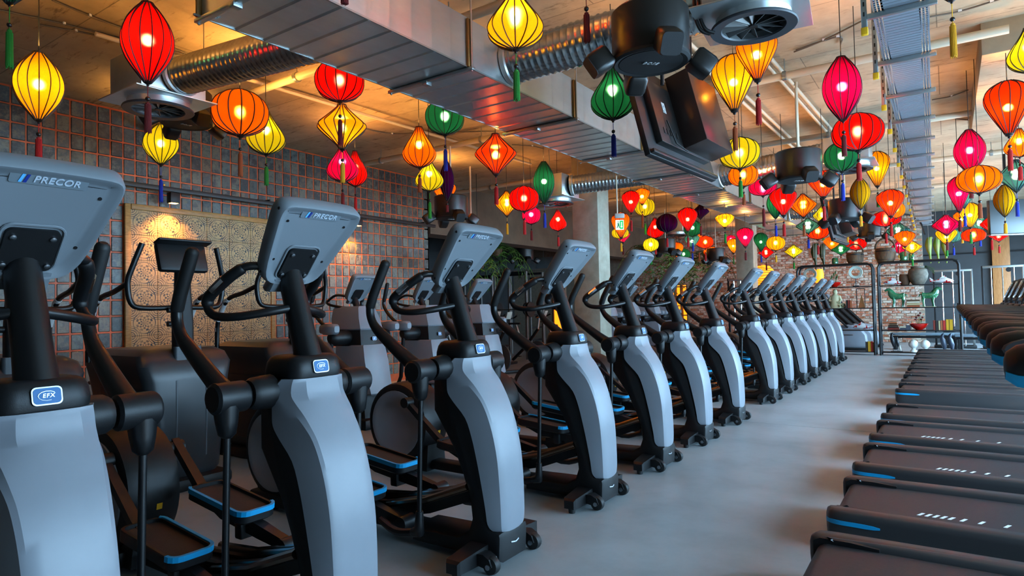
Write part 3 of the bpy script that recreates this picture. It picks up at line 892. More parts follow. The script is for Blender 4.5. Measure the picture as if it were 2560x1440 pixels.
# ---------------------------------------------------------------- treadmills
def make_treadmill():
    t = thing('treadmill', (0, 0, 0), '', 'treadmill')
    L = 1.72
    B().box((.9, 0, .075), (1.5, .72, .09), .02).build('frame', BLACK, t)
    for s in (-1, 1):
        o = smooth_path([(0.03, s * .305), (.0, s * .33), (.012, s * .395), (.06, s * .43), (.3, s * .44), (L, s * .44), (L, s * .315), (.25, s * .315), (.12, s * .300)], 3, closed=True)
        lay = [(.05, .02), (.075, .004), (.14, 0), (.20, 0), (.225, .006), (.235, .02)]
        r_ = B().loft([[(x, y, z) for x, y in inset(o, i)] for z, i in lay]).build('side_rail', RAIL, t, angle=42)
        p = smooth_path([(.004, s * .345, .178), (.014, s * .398, .178), (.06, s * .434, .178), (.16, s * .441, .178), (.27, s * .443, .176)], 3)
        bb = B()
        bb.loft([[(x - .004, y - s * .004, z - h), (x - .004, y + s * .003, z - h), (x - .004, y + s * .003, z + h), (x - .004, y - s * .004, z + h)] for (x, y, z), h in zip(p, [.011] * (len(p) - 2) + [.009, .004])])
        bb.build('blue_stripe', BLUE, r_)
        B().loft([[(x, s * y, z) for y, z in ((.30, z0), (.325, z0), (.325, z1), (.30, z1))] for x, z0, z1 in ((.02, .12, .215), (.05, .14, .232), (.18, .17, .232), (.30, .205, .222))]).build('rear_guard', BLACK, r_)
    # belt wraps the rear roller
    th_ = [R(a) for a in range(270, 89, -20)]
    prof = [(1.62, .13)] + [(.085 + .052 * math.cos(a) * 1.0, .158 + .052 * math.sin(a)) for a in [R(-90 - 20 * q) for q in range(10)]] + [(1.62, .21)]
    bl = B().prism(prof, -.298, .298, 'y').build('belt', BELT, t)
    mk = B()
    x = .42
    for q in range(9):
        mk._add([(x + dx, y, .2112) for dx, y in ((0, -.205), (.017, -.205), (.040, -.15), (.023, -.15))], [(0, 1, 2, 3)])
        x += .034 + (.0 if q < 4 else .018 * (q - 3) ** 1.25)
    mk.build('belt_marks', WHITEP, bl)
    # hood, uprights, arms, console
    secs = []
    for x, h in ((1.50, .21), (1.56, .29), (1.75, .35), (2.0, .34), (2.08, .25), (2.10, .12)):
        secs.append([(x, y, z) for y, z in ((-.36, .06), (.36, .06), (.36, h - .05), (.30, h), (-.30, h), (-.36, h - .05))])
    B().loft(secs).build('motor_hood', BLACK, t, angle=30)
    for s in (-1, 1):
        B().loft([[(x + a, s * .40 + y, z) for a, y in rrect(.12, .06, .02)] for x, z in ((1.66, .18), (1.60, .6), (1.56, 1.0), (1.62, 1.3))]).build('upright', BLACK, t)
        y = s * .405
        rows = [(.745, .012, .020), (.752, .038, .045), (.78, .062, .068), (.84, .078, .080), (.95, .080, .074), (1.10, .064, .058), (1.35, .052, .048), (1.62, .050, .050)]
        a_ = B().loft([[(x, y + w * math.cos(q), 1.15 + (x - .75) * .03 + h * math.sin(q)) for q in [2 * math.pi * i / 20 for i in range(20)]] for x, w, h in rows]).build('arm_rest', BLACK, t, angle=60)
        bb = B()
        ang = [R(a) for a in range(204, 337, 12)]
        bb.loft([[(x, y + w * math.cos(q), 1.15 + (x - .75) * .03 + h * math.sin(q)) for q in ang] + [(x, y + (w - .006) * math.cos(q), 1.15 + (x - .75) * .03 + (h - .006) * math.sin(q)) for q in ang[::-1]]
                 for x, w, h in ((.748, .038, .046), (.778, .065, .071), (.84, .081, .083), (.95, .083, .077), (1.05, .072, .066))])
        bb.build('blue_underside', BLUE, a_)
        B().loft([[(x, y - s * (w_ + .004), 1.155 + z) for x, z in [(.925 + .145 * f * math.cos(q), .052 * f * math.sin(q)) for q in [2 * math.pi * i / 18 for i in range(18)]]] for w_, f in ((.070, 1.0), (.082, .93))]).build('arm_pad', DGREY, a_)
    B().box((1.60, 0, 1.22), (.18, .80, .07), .03).build('cross_bar', BLACK, t)
    rot = Matrix.Rotation(R(24), 4, 'Y')
    c = B().box((1.68, 0, 1.50), (.06, .62, .46), .03, rot).build('console_head', BLACK, t)
    B().box((1.643, 0, 1.51), (.012, .52, .34), .004, rot).build('screen', mat('screen_glass', (8, 9, 11), .12), c)
    return t
TY = [3.08, 4.27, 5.42, 6.57, 7.72, 9.83, 10.98, 12.13, 13.28, 14.43, 15.55, 16.65]
TL = ['nearest black treadmill, its belt cut off by the bottom right corner', 'black treadmill second from the camera', 'black treadmill third from the camera', 'black treadmill fourth from the camera',
      'black treadmill fifth from the camera, last before the gap in the row', 'black treadmill first after the gap, showing its whole side rail', 'black treadmill second after the gap',
      'black treadmill third after the gap', 'black treadmill fourth after the gap', 'black treadmill third from the far end of the row', 'black treadmill second from the far end of the row',
      'farthest black treadmill, next to the shelving']
t0_ = make_treadmill()
tc_ = tree_cache(t0_)
for k, y in enumerate(TY):
    o = t0_ if k == 0 else copy_tree(t0_, None, tc_)
    o.location = (-.6, y, 0)
    o['label'] = TL[k]
    o['group'] = 'row of treadmills'
    if k:
        for ch in kids(o):
            if ch.name.startswith('belt'):
                for g in kids(ch): g.location.x = (-.30, .05, .12, .0, .75, -.1, .9, .55, .6, -.15, .3, .1)[k] - .05
# ---------------------------------------------------------------- gilded pressed-metal panel on the tiled wall
def tin_material():
    m = bpy.data.materials.new('pressed_tin')
    m.use_nodes = True
    nt = m.node_tree
    p = nt.nodes['Principled BSDF']
    p.inputs['Roughness'].default_value = .5
    tc = nt.nodes.new('ShaderNodeTexCoord')
    sep = nt.nodes.new('ShaderNodeSeparateXYZ')
    nt.links.new(tc.outputs['Object'], sep.inputs[0])
    def mth(op, a, b=None):
        n = nt.nodes.new('ShaderNodeMath'); n.operation = op
        for i, v in enumerate((a, b)):
            if v is None: continue
            if isinstance(v, (int, float)): n.inputs[i].default_value = v
            else: nt.links.new(v, n.inputs[i])
        return n.outputs[0]
    S = TINS
    def cell(o, off):
        q = mth('ADD', mth('DIVIDE', sep.outputs[o], S), off)
        return mth('SUBTRACT', mth('FRACT', q), .5)
    def radius(off):
        a, b = cell('Y', off), cell('Z', off)
        return mth('SQRT', mth('ADD', mth('MULTIPLY', a, a), mth('MULTIPLY', b, b))), mth('ARCTAN2', a, b)
    r1, a1 = radius(.0)          # corner medallions
    r2, a2 = radius(.5)          # middle flowers
    def bands(r, freq, lo, hi):
        w = mth('SINE', mth('MULTIPLY', r, freq))
        return mth('MULTIPLY', mth('GREATER_THAN', w, .2), mth('MULTIPLY', mth('GREATER_THAN', r, lo), mth('LESS_THAN', r, hi)))
    rings = bands(r1, 84, .15, .40)
    pet1 = mth('MULTIPLY', mth('GREATER_THAN', mth('MULTIPLY', mth('SINE', mth('MULTIPLY', a1, 8)), mth('SINE', mth('MULTIPLY', r1, 52))), .1), mth('LESS_THAN', r1, .15))
    pet2 = mth('MULTIPLY', mth('GREATER_THAN', mth('MULTIPLY', mth('SINE', mth('ADD', mth('MULTIPLY', a2, 8), 1.57)), mth('SINE', mth('MULTIPLY', r2, 40))), .05), mth('LESS_THAN', r2, .32))
    pat = mth('MAXIMUM', mth('MAXIMUM', rings, bands(r2, 66, .33, .47)), mth('MAXIMUM', pet1, pet2))
    n = nt.nodes.new('ShaderNodeTexNoise'); n.inputs['Scale'].default_value = 9; n.inputs['Detail'].default_value = 7
    nt.links.new(tc.outputs['Object'], n.inputs['Vector'])
    wear = nt.nodes.new('ShaderNodeMapRange'); wear.inputs[1].default_value = .38; wear.inputs[2].default_value = .62
    nt.links.new(n.outputs[0], wear.inputs[0])
    mix = nt.nodes.new('ShaderNodeMix'); mix.data_type = 'RGBA'
    mix.inputs[6].default_value = rgb(196, 158, 98)
    mix.inputs[7].default_value = rgb(34, 34, 32)
    nt.links.new(mth('MULTIPLY', pat, mth('ADD', mth('MULTIPLY', wear.outputs[0], .5), .5)), mix.inputs[0])
    ramp = nt.nodes.new('ShaderNodeMix'); ramp.data_type = 'RGBA'; ramp.blend_type = 'MULTIPLY'
    ramp.inputs[0].default_value = .35
    nt.links.new(mix.outputs[2], ramp.inputs[6]); nt.links.new(n.outputs[0], ramp.inputs[7])
    nt.links.new(ramp.outputs[2], p.inputs['Base Color'])
    bp = nt.nodes.new('ShaderNodeBump'); bp.inputs['Strength'].default_value = .6; bp.inputs['Distance'].default_value = .006; bp.invert = True
    nt.links.new(pat, bp.inputs['Height']); nt.links.new(bp.outputs[0], p.inputs['Normal'])
    return m
TINS = .345
tp = thing('patterned_panel', (XL + .03, P0, PZ0), 'large gilded pressed tin panel with medallion pattern hanging on the tiled wall', 'panel')
pw_, ph_ = P1 - P0, PZ1 - PZ0
TIN = tin_material()
nyy, nzz = 6, 6
sy, sz = (pw_ - .14) / nyy, (ph_ - .14) / nzz
for i in range(nyy):
    for j in range(nzz):
        o = B().box((0, 0, 0), (.012, sy - .004, sz - .004), .002, seg=1).build('tin_tile', TIN, tp)
        o.location = (.02 + rnd.uniform(-.001, .001), .07 + sy * (i + .5), .07 + sz * (j + .5))
        o.scale = (1, 1, 1)
B().box((0, pw_ / 2, ph_ / 2), (.02, pw_ - .05, ph_ - .05)).build('backing', BLACK, tp)
for c, s_ in (((.022, .035, ph_ / 2), (.05, .075, ph_)), ((.022, pw_ - .035, ph_ / 2), (.05, .075, ph_)), ((.022, pw_ / 2, .035), (.05, pw_ - .15, .075)), ((.022, pw_ / 2, ph_ - .035), (.05, pw_ - .15, .075))):
    B().box(c, s_, .012).build('frame_moulding', WOODF, tp)

# ---------------------------------------------------------------- light rail in front of the tiles
tr = thing('light_rail', (XL + .25, 6.5, 3.05), 'long dark light rail running across the tiled wall above the gilded panel', 'light rail')
B().box((0, .0, 0), (.05, 6.4, .06), .004).build('rail', BLKCABLE, tr)
for y in (-3.1, -2.2, -.6, 1.2, 2.9):
    B().box((-.10, y, .05), (.2, .02, .02)).build('bracket', YELLOWP if y < -2 else SHELFM, tr)
WARMB = mat('warm_lamp', (255, 170, 80), .4, emit=14.0)
for y, lb in ((4.42, 'small black spotlight box on the light rail above the gilded panel'), (7.66, 'small black spotlight box on the light rail right of the second console')):
    s_ = thing('spotlight', (XL + .25, y, 2.96), lb, 'spotlight', 'spotlights on the rail')
    B().box((0, 0, -.02), (.11, .13, .14), .008).build('housing', BLACK, s_)
    B().box((0, 0, -.092), (.08, .09, .006)).build('lens', WARMB, s_)
    B().tube([(0, 0, .05), (0, 0, .09)], .012, 8).build('stem', BLACK, s_)
    l = bpy.data.lights.new('spotlight_beam', 'SPOT'); l.energy = 200; l.color = (1, .42, .10); l.spot_size = R(115); l.spot_blend = .9; l.shadow_soft_size = .05
    lo = bpy.data.objects.new('spotlight_beam', l); col.objects.link(lo); lo.parent = s_; lo.location = (0, 0, -.10)
    lo.rotation_euler = Vector((-.12, 0, -1)).to_track_quat('-Z', 'Y').to_euler()

# ---------------------------------------------------------------- main ventilation duct
DX0, DX1, DZ0, DZ1 = -3.72, -2.93, 3.20, 3.58
brk = [2.10, 3.74, 5.38, 7.03, 8.68, 10.33, 11.98, 13.6, 15.3, 17.0, 18.7]
dt = thing('ventilation_duct', ((DX0 + DX1) / 2, 2.05, DZ0), 'long square galvanised steel air duct hanging under the ceiling down the room', 'duct')
hx = (DX1 - DX0) / 2
for a, b in zip(brk[:-1], brk[1:]):
    d_ = B()
    n = 8
    secs = []
    for i in range(n):
        y0_, y1_ = a + (b - a) * i / n, a + (b - a) * (i + 1) / n
        for y, e in ((y0_ + .003, 0), (y0_ + .02, .007), (y0_ + (b - a) / n * .5, .0035), (y1_ - .012, 0)):
            secs.append([(x * (hx - e * .4), y - 2.05, z) for x, z in ((-1, -e), (1, -e), (1, DZ1 - DZ0), (-1, DZ1 - DZ0))])
    d_.loft(secs)
    d_.build('duct_section', GALV, dt, angle=12)
d_ = B()
for s in (-1, 1):
    d_.box((s * hx, 8.3, .0), (.012, 16.6, .012)); 
d_.build('corner_seam', ZINC, dt)
for k, y in enumerate(brk):
    g = B().box((0, y - 2.05, -.018), (2 * hx + .10, .042, .024), .003).build('support_strut', ZINC, dt)
    for s in (-1, 1):
        B().tube([(s * (hx + .03), y - 2.05, -.04), (s * (hx + .03), y - 2.05, CEIL - DZ0)], .008, 8).build('hanger_rod', ZINC, g)
        B().box((s * (hx + .012), y - 2.05, .18), (.02, .055, .37), .003).build('flange', mat('flange_brass', (150, 110, 62), .4, metal=.8), g)
    B().box((-.03, y - 2.05, -.035), (.05, .06, .03), .004).build('strut_clip', ZINC, g)
B().box((-hx + .08, .10, -.004), (.05, .03, .004), .0).build('printed_sticker', mat('sticker_print', (40, 120, 120), .5, c2=(210, 220, 220), nscale=120, thr=(.48, .52)), dt)

# ---------------------------------------------------------------- spiral branches and swirl diffusers
def spiral(name, p0, p1, r, label, group='round spiral branch ducts', collar=True):
    p0, p1 = Vector(p0), Vector(p1)
    L = (p1 - p0).length
    ax = (p1 - p0).normalized()
    t = thing(name, p0, label, 'duct', group)
    n = int(L / .055)
    pr = []
    for i in range(n):
        h = L * i / n
        q = L / n
        pr += [(r, h), (r, h + q * .62), (r + .007, h + q * .72), (r + .007, h + q * .86)]
    pr.append((r, L))
    B().lathe(pr, (0, 0, 0), ax, 28, caps=False).build('spiral_pipe', GALV2, t, angle=50)
    for h in (.03, L - .03):
        B().lathe([(r + .004, h - .03), (r + .02, h - .02), (r + .02, h + .02), (r + .004, h + .03)], (0, 0, 0), ax, 28, caps=False).build('collar', GALV, t)
    return t
def diffuser(c, zb, label, dia=.56, yaw=0.0, blades=12):
    t = thing('swirl_diffuser', (c[0], c[1], zb), label, 'air diffuser', 'swirl diffusers', yaw)
    B().box((0, 0, .27), (.56, .56, .36), .004).build('plenum_box', GALV, t)
    B().box((0, 0, .085), (.70, .70, .012), .003).build('box_flange', GALV, t)
    B().lathe([(dia * .43, .08), (dia * .43, .03), (dia * .47, .015)], (0, 0, 0), 'z', 36, caps=False).build('neck', GALV, t)
    r = dia / 2
    B().lathe([(r * .72, .016), (r * .74, .004), (r * .98, 0), (r, .008), (r * .98, .02)], (0, 0, 0), 'z', 40, caps=False).build('outer_ring', mat('diffuser_grey', (46, 49, 54), .5), t)
    B().lathe([(r * .74, .06), (.001, .06)], (0, 0, 0), 'z', 32, caps=False).build('dark_throat', BLACK, t)
    for k in range(blades):
        a = 2 * math.pi * k / blades
        m_ = Matrix.Rotation(a, 4, 'Z')
        bb = B()
        bb._add([m_ @ Vector(p) for p in ((.03, -.004, .02), (r * .73, -.004, .014), (r * .73, .034, .05), (.03, .012, .05), (.03, -.001, .02), (r * .73, .001, .014), (r * .73, .039, .05), (.03, .016, .05))],
                [(0, 1, 2, 3), (4, 7, 6, 5), (0, 4, 5, 1), (1, 5, 6, 2), (2, 6, 7, 3), (3, 7, 4, 0)])
        bb.build('blade', mat('diffuser_blade', (120, 122, 122), .4, metal=.6), t)
    B().lathe([(.03, .012), (.03, .05)], (0, 0, 0), 'z', 14).build('hub', BLACK, t)
    for sx in (-1, 1):
        B().tube([(sx * .27, .27, .45), (sx * .27, .27, CEIL - zb)], .006, 6).build('hanger_rod', ZINC, t)
    return t
diffuser((-5.78, 2.86), 3.20, 'swirl air diffuser in a galvanised box near the tiled wall, behind the red lantern', .58)
spiral('spiral_duct', (-5.48, 2.90, 3.46), (DX0 + .02, 3.05, 3.40), .155, 'round spiral duct running left from the big duct to the diffuser near the tiles')
diffuser((-1.02, 4.42), 3.22, 'swirl air diffuser in a galvanised box hanging next to the big black speaker', .56, R(6))
spiral('spiral_duct', (DX1 - .02, 4.30, 3.40), (-1.32, 4.46, 3.48), .165, 'round spiral duct running right from the big duct behind the big black speaker')
q = at(1390, 512, d=10.4)
diffuser((q.x, q.y), q.z, 'swirl air diffuser beside the big concrete column', .58)
spiral('spiral_duct', (q.x + .28, q.y, q.z + .28), (DX0 + .01, q.y + .4, 3.40), .15, 'short spiral duct just behind the big concrete column')
q = at(2122, 427, d=9.0)
diffuser((q.x, q.y), q.z, 'swirl air diffuser behind the green lantern right of the second black speaker', .62)
spiral('spiral_duct', (DX1 - .02, q.y + .1, 3.40), (q.x - .26, q.y, q.z + .28), .17, 'round spiral duct behind the second black speaker')
q = at(2210, 540, d=13.4)
diffuser((q.x, q.y), q.z, 'swirl air diffuser above the red globe lantern near the brick wall', .58)
spiral('spiral_duct', (DX1 - .02, q.y + .1, 3.40), (q.x - .26, q.y, q.z + .26), .16, 'farthest round spiral duct running towards the brick wall')
q = at(1690, 590, d=16.5)
diffuser((q.x, q.y), q.z, 'swirl air diffuser far off under the duct, left of the second column', .6)

# ---------------------------------------------------------------- drum loudspeakers with four satellites
def make_speaker(sat=4):
    t = thing('drum_speaker', (0, 0, 0), '', 'speaker')
    B().lathe([(.225, .03), (.245, .03), (.25, .05), (.25, .33), (.235, .345)], (0, 0, 0), 'z', 40).build('drum_body', SPK, t, angle=30)
    B().lathe([(.20, .012), (.235, .0), (.252, .012), (.252, .03)], (0, 0, 0), 'z', 40).build('grille_ring', SPKG, t, angle=30)
    B().lathe([(.0005, -.001), (.205, .006), (.205, .016)], (0, 0, 0), 'z', 32, caps=False).build('grille', SPKG, t)
    w = inst('lettering', TXT_B, t)
    w.matrix_local = basis((.82, .57, 0), (.57, -.82, 0), (0, 0, -1), (0, -.02, -.004))
    B().tube([(0, 0, .34), (0, 0, 1.1)], .014, 10).build('drop_rod', PIPE, t)
    return t
TXT_B = text_mesh('BOSE', .045, .002, mat('speaker_logo', (190, 190, 190), .3, metal=.5), 0, .25, 1.0)
def satellite(parent, ang, r=.34, tilt=35):
    a = R(ang)
    c = Vector((math.cos(a) * r, math.sin(a) * r, .01))
    m_ = Matrix.Translation(c) @ Matrix.Rotation(a, 4, 'Z') @ Matrix.Rotation(R(tilt), 4, 'Y')
    o1 = rrect(.145, .15, .035)
    o = B().loft([[m_ @ Vector((x, y, z)) for y, z in inset(o1, i)] for x, i in ((-.07, .014), (-.05, 0), (.055, 0), (.075, .008))]).build('satellite', SPK, parent, angle=40)
    B().loft([[m_ @ Vector((x, y, z)) for y, z in inset(o1, .008)] for x in (.073, .079)]).build('satellite_grille', SPKG, o)
    B().tube([c * .72 + Vector((0, 0, .03)), c], .014, 8).build('swivel', BLACK, o)
s0 = make_speaker()
for a in (20, 110, 200, 290): satellite(s0, a + 10)
scache = tree_cache(s0)
SPKS = [(1627, 160, 4.15, 10, 'big black drum speaker with four satellites hanging in front of the near screen', 1.0),
        (465, 312, 6.6, 55, 'black drum speaker behind the left swirl diffuser near the tiles', 1.0),
        (1128, 548, 9.3, 30, 'black drum speaker with satellites above the third grey console', .98),
        (1997, 452, 7.4, 0, 'black drum speaker hanging under the second spiral duct, in front of the green lantern', 1.0),
        (2114, 552, 10.2, 40, 'black drum speaker hanging beside the far television screens', 1.0),
        (2174, 593, 15.5, 70, 'small distant black drum speaker above the wooden buckets', 1.0),
        (1664, 632, 15.1, 20, 'distant black drum speaker below the dark purple lantern', .95),
        (1790, 652, 17.6, 20, 'most distant black drum speaker, left of the second column', 1.0),
        (1312, 652, 17.5, 20, 'black drum speaker hanging in the dim area behind the big column', 1.0)]
for k, (u, v, d_, rz, lb, s_) in enumerate(SPKS):
    o = s0 if k == 0 else copy_tree(s0, None, scache)
    o.location = at(u, v, d=d_)
    o.rotation_euler = (0, 0, R(rz))
    o.scale = (s_, s_, s_)
    o['label'] = lb
    o['group'] = 'black drum speakers'

# ---------------------------------------------------------------- television screens
def television(loc, yaw, tilt, w, h, label, box=True, group='hanging screens'):
    """screen faces local -x; back (towards +x) shows housings"""
    t = thing('television', loc, label, 'television', group, yaw)
    m_ = Matrix.Rotation(tilt, 4, 'Y')
    def bx(name, c, s_, mt, par=t, bev=.006):
        return B().box(m_ @ Vector(c), s_, bev, m_).build(name, mt, par)
    p = bx('panel', (0, 0, 0), (.045, w, h), BLACK)
    bx('screen', (-.024, 0, 0), (.004, w - .03, h - .03), mat('screen_glass', (8, 9, 11), .12), p, 0)
    b = bx('rear_housing', (.045, -.02, -.02), (.06, w * .72, h * .66), SPK)
    bx('rating_sticker', (.077, -w * .22, h * .05), (.002, .06, .09), mat('sticker_white', (190, 190, 185), .6, c2=(40, 40, 40), nscale=60), b, 0)
    bx('lower_ledge', (.03, 0, -h * .47), (.05, w * .98, .03), SPK, p)
    for k in range(5): bx('socket', (.077, -w * .3 + k * .06, -h * .22), (.006, .03, .05), BLKCABLE, b, 0)
    if box:
        e = bx('mount_box', (.17, w * .17, .05), (.20, w * .46, h * .78), mat('mount_brown_metal', (58, 44, 40), .3, metal=.5))
        B().tube([m_ @ Vector((.09, -w * .25, -h * .1)), m_ @ Vector((.10, -w * .22, -h * .34)), m_ @ Vector((.12, -w * .12, -h * .40))], .006, 6).build('cable', BLKCABLE, p)
    z = CEIL - loc[2]
    for s in (-1, 1): B().tube([(.06, s * w * .22, h * .3), (.06, s * w * .22, z)], .016, 8).build('ceiling_rod', BLACK, t)
    return t
television((-1.84, 5.06, 2.86), R(-3), R(-14), 1.36, .80, 'big black television seen from behind, hanging beside the duct under the big speaker')
q = at(2086, 556, d=12.0)
television((q.x, q.y, q.z), R(-3), R(-12), 1.38, .82, 'smaller distant television seen from behind, next to the far drum speaker')
q = at(2517, 542, d=11.5)
tt = thing('wall_screen', q, 'dark flat screen hanging at the right edge behind a mustard lantern', 'television', 'hanging screens', R(-62))
B().box((0, 0, 0), (.09, .62, .62), .01).build('panel', mat('screen_back', (58, 62, 64), .4), tt)
B().box((0, 0, -.325), (.14, .64, .02), .004).build('ledge', ZINC, tt)
B().tube([(0, 0, .3), (0, 0, CEIL - q.z)], .02, 8).build('ceiling_rod', BLACK, tt)

# ---------------------------------------------------------------- cable tray
ct = thing('cable_tray', (0, 0, 0), 'perforated galvanised cable tray running down the room above the treadmills', 'cable tray')
def TX(y): return -.19 - (y - 4.6) * .017
TZ = 3.34
TRAYM = mat('tray_zinc', (150, 160, 172), .42, metal=.55)
TRAYD = mat('tray_slot', (30, 31, 34), .7)
y = 3.4
segs = [3.4, 4.95, 6.0, 7.05, 8.1, 9.15, 10.2, 11.25, 12.3, 13.4, 14.5, 15.6, 16.7, 17.8, 18.9, 20.0]
for a, b in zip(segs[:-1], segs[1:]):
    n = max(3, int((b - a) / .05))
    bb = B()
    # transverse slats with slots between them: the tray bottom is really perforated
    for i in range(n):
        y0_ = a + (b - a) * i / n
        bb.box((TX(y0_), y0_ + .02, TZ), (.22, (b - a) / n * .80, .004))
    for s in (-1, 1):
        for off in (.115, .135, .155):
            bb.box(((TX(a) + TX(b)) / 2 + s * off, (a + b) / 2, TZ), (.011, b - a, .004))
        bb.loft([[(TX(q) + s * .160 + dx, q, TZ + dz) for dx, dz in ((-.002, 0), (.002, 0), (.002, .06), (-.002, .06))] for q in (a, b)])
        m2 = int((b - a) / .035)
        for i in range(m2):
            q = a + (b - a) * (i + .5) / m2
            for off in (.125, .145): bb.box((TX(q) + s * off, q, TZ), (.012, .014, .004))
    bb.build('perforated_length', TRAYM, ct, smooth=False)
for y in segs:
    x = TX(y)
    B().box((x + .005, y, TZ - .022), (.40, .035, .035), .003).build('cross_arm', ZINC, ct)
    h = B().box((x - .215, y, (TZ - .10 + CEIL) / 2), (.035, .03, CEIL - TZ + .10), .002).build('slotted_hanger', ZINC, ct)
    B().box((x - .215, y, TZ - .115), (.042, .036, .05), .003).build('yellow_cap', YELLOWP, h)
    sl = B()
    for k in range(9): sl.box((x - .215, y - .0155, TZ + .0 + k * .07), (.010, .002, .03))
    sl.build('hanger_slots', BLKCABLE, h, smooth=False)['kind'] = 'stuff'

# ---------------------------------------------------------------- sprinkler pipes, conduits, cables
def pipe(label, pts, r, m_=PIPE, cat='pipe', group='pipes under the ceiling', name='ceiling_pipe', clips=()):
    t = thing(name, pts[0], label, cat, group)
    o = Vector(pts[0])
    B().tube([Vector(p) - o for p in pts], r, 10).build('run', m_, t)
    for c in clips:
        c = Vector(c) - o
        k = B().lathe([(r + .012, -.02), (r + .012, .02)], c, 'x', 12).build('clamp', ZINC, t)
        B().tube([c + Vector((0, 0, r)), Vector((c.x, c.y, CEIL - o.z))], .006, 6).build('clamp_rod', ZINC, k)
for k, (y, x0, x1, lb) in enumerate(((4.20, -8.7, .2, 'white sprinkler pipe crossing above the left spiral duct'), (7.42, -8.7, .55, 'white sprinkler pipe crossing the ceiling behind the big television'),
                                     (10.5, -8.7, .6, 'white sprinkler pipe crossing the ceiling past the big column top'), (13.65, -8.7, 3.3, 'white sprinkler pipe crossing the ceiling above the far speakers'), (16.8, -8.7, 3.3, 'white sprinkler pipe crossing the ceiling above the shelving'))):
    pipe(lb, [(x0, y, 3.86), (x1, y, 3.86)], .042, clips=[(x0 + 1 + 2.1 * i, y, 3.86) for i in range(int((x1 - x0) / 2.1))])
for k, (p0, p1, lb) in enumerate((((-2.15, 5.9), (-2.05, 13.5), 'left one of a pair of white conduits running along the ceiling over the big television'), ((-2.05, 5.9), (-1.95, 13.5), 'right one of a pair of white conduits running along the ceiling over the big television'),
                                  ((-1.62, 4.9), (-1.42, 12.0), 'left one of a pair of white conduits running along the ceiling by the cable tray'), ((-1.54, 4.9), (-1.34, 12.0), 'right one of a pair of white conduits running along the ceiling by the cable tray'),
                                  ((-6.4, 2.6), (-6.2, 9.7), 'white conduit running along the ceiling past the orange globe lantern'))):
    pipe(lb, [(p0[0], p0[1], 3.98), (p1[0], p1[1], 3.98)], .022)
pipe('thin white pipe hanging straight down from the ceiling above the second speaker', [at(1990, 205, Z=4.0), at(1990, 205, Z=4.0) + Vector((0, 0, -.85))], .016)
q = at(1176, 470, Y=9.2)
pipe('thin pale pole hanging down left of the orange diamond lantern', [(q.x, q.y, 4.0), (q.x, q.y, 2.6)], .016)
def cable(label, pts, r=.008, m_=CABLE):
    pts = [Vector(p) for p in pts]
    t = thing('ceiling_cable', pts[0], label, 'cable', 'cables along the ceiling')
    q = smooth_path([tuple(p - pts[0]) for p in pts], 6)
    B().tube(q, r, 6).build('cable_run', m_, t)
    for p in pts[1:-1]: B().box(p - pts[0] + Vector((0, 0, .006)), (.03, .02, .02)).build('cable_clip', WHITEP, t)
zc = CEIL - .02
def cp(*uv): return [at(u, v, Z=zc) for u, v in uv]
cable('long grey cable across the ceiling at the upper left corner, left of the red lantern', cp((0, 25), (160, 60), (310, 98), (460, 135)))
cable('grey cable across the ceiling leading to the yellow lantern on the left', cp((100, 62), (190, 78), (310, 105), (420, 135)))
cable('grey cable slanting over the ceiling above the red lantern', cp((130, 0), (225, 40), (310, 72), (470, 135)))
cable('grey cable crossing the ceiling from the cable tray to the upper right corner', cp((2325, 42), (2400, 28), (2480, 4), (2520, -8)))
cable('thin cable sagging between the diffuser and the cable tray', cp((1985, 130), (2060, 100), (2160, 50), (2185, 38)))
cable('thin cable running under the ceiling to the crimson lantern', cp((1990, 125), (2095, 92), (2102, 110)))
cable('grey cable on the ceiling running right below the pipe end', cp((2330, 250), (2380, 240), (2420, 225)))
cable('thin cable across the ceiling right of the cable tray', cp((2335, 290), (2420, 300), (2500, 305), (2556, 300)))
cable('dark cable along the ceiling between red globe and orange drop lanterns', cp((895, 318), (980, 335), (1060, 332), (1240, 328)))
cable('thin cable across the ceiling above the orange diamond lantern', cp((1280, 362), (1330, 365), (1360, 372)))
bb = [at(1735, -10, d=4.3), at(1738, 40, d=4.3), at(1752, 75, d=4.3), at(1775, 85, d=4.3)]
for k in range(2):
    dv = Vector((.03 * k, .0, 0))
    t = thing('hanging_cable', bb[0] + dv, ('outer' if k else 'inner') + ' thick black cable looping down between big speaker and diffuser', 'cable', 'black cables by the diffuser')
    B().tube(smooth_path([tuple(p - bb[0]) for p in bb], 6), .012, 8).build('cable_run', BLKCABLE, t)
q = [at(2245, 535, d=16.4), at(2275, 538, d=16.4), at(2300, 555, d=16.4), at(2312, 585, d=15.6)]
t = thing('hanging_cable', q[0], 'black cable curving from the far diffuser down to the cable tray end', 'cable')
B().tube(smooth_path([tuple(p - q[0]) for p in q], 6), .022, 8).build('cable_run', BLKCABLE, t)

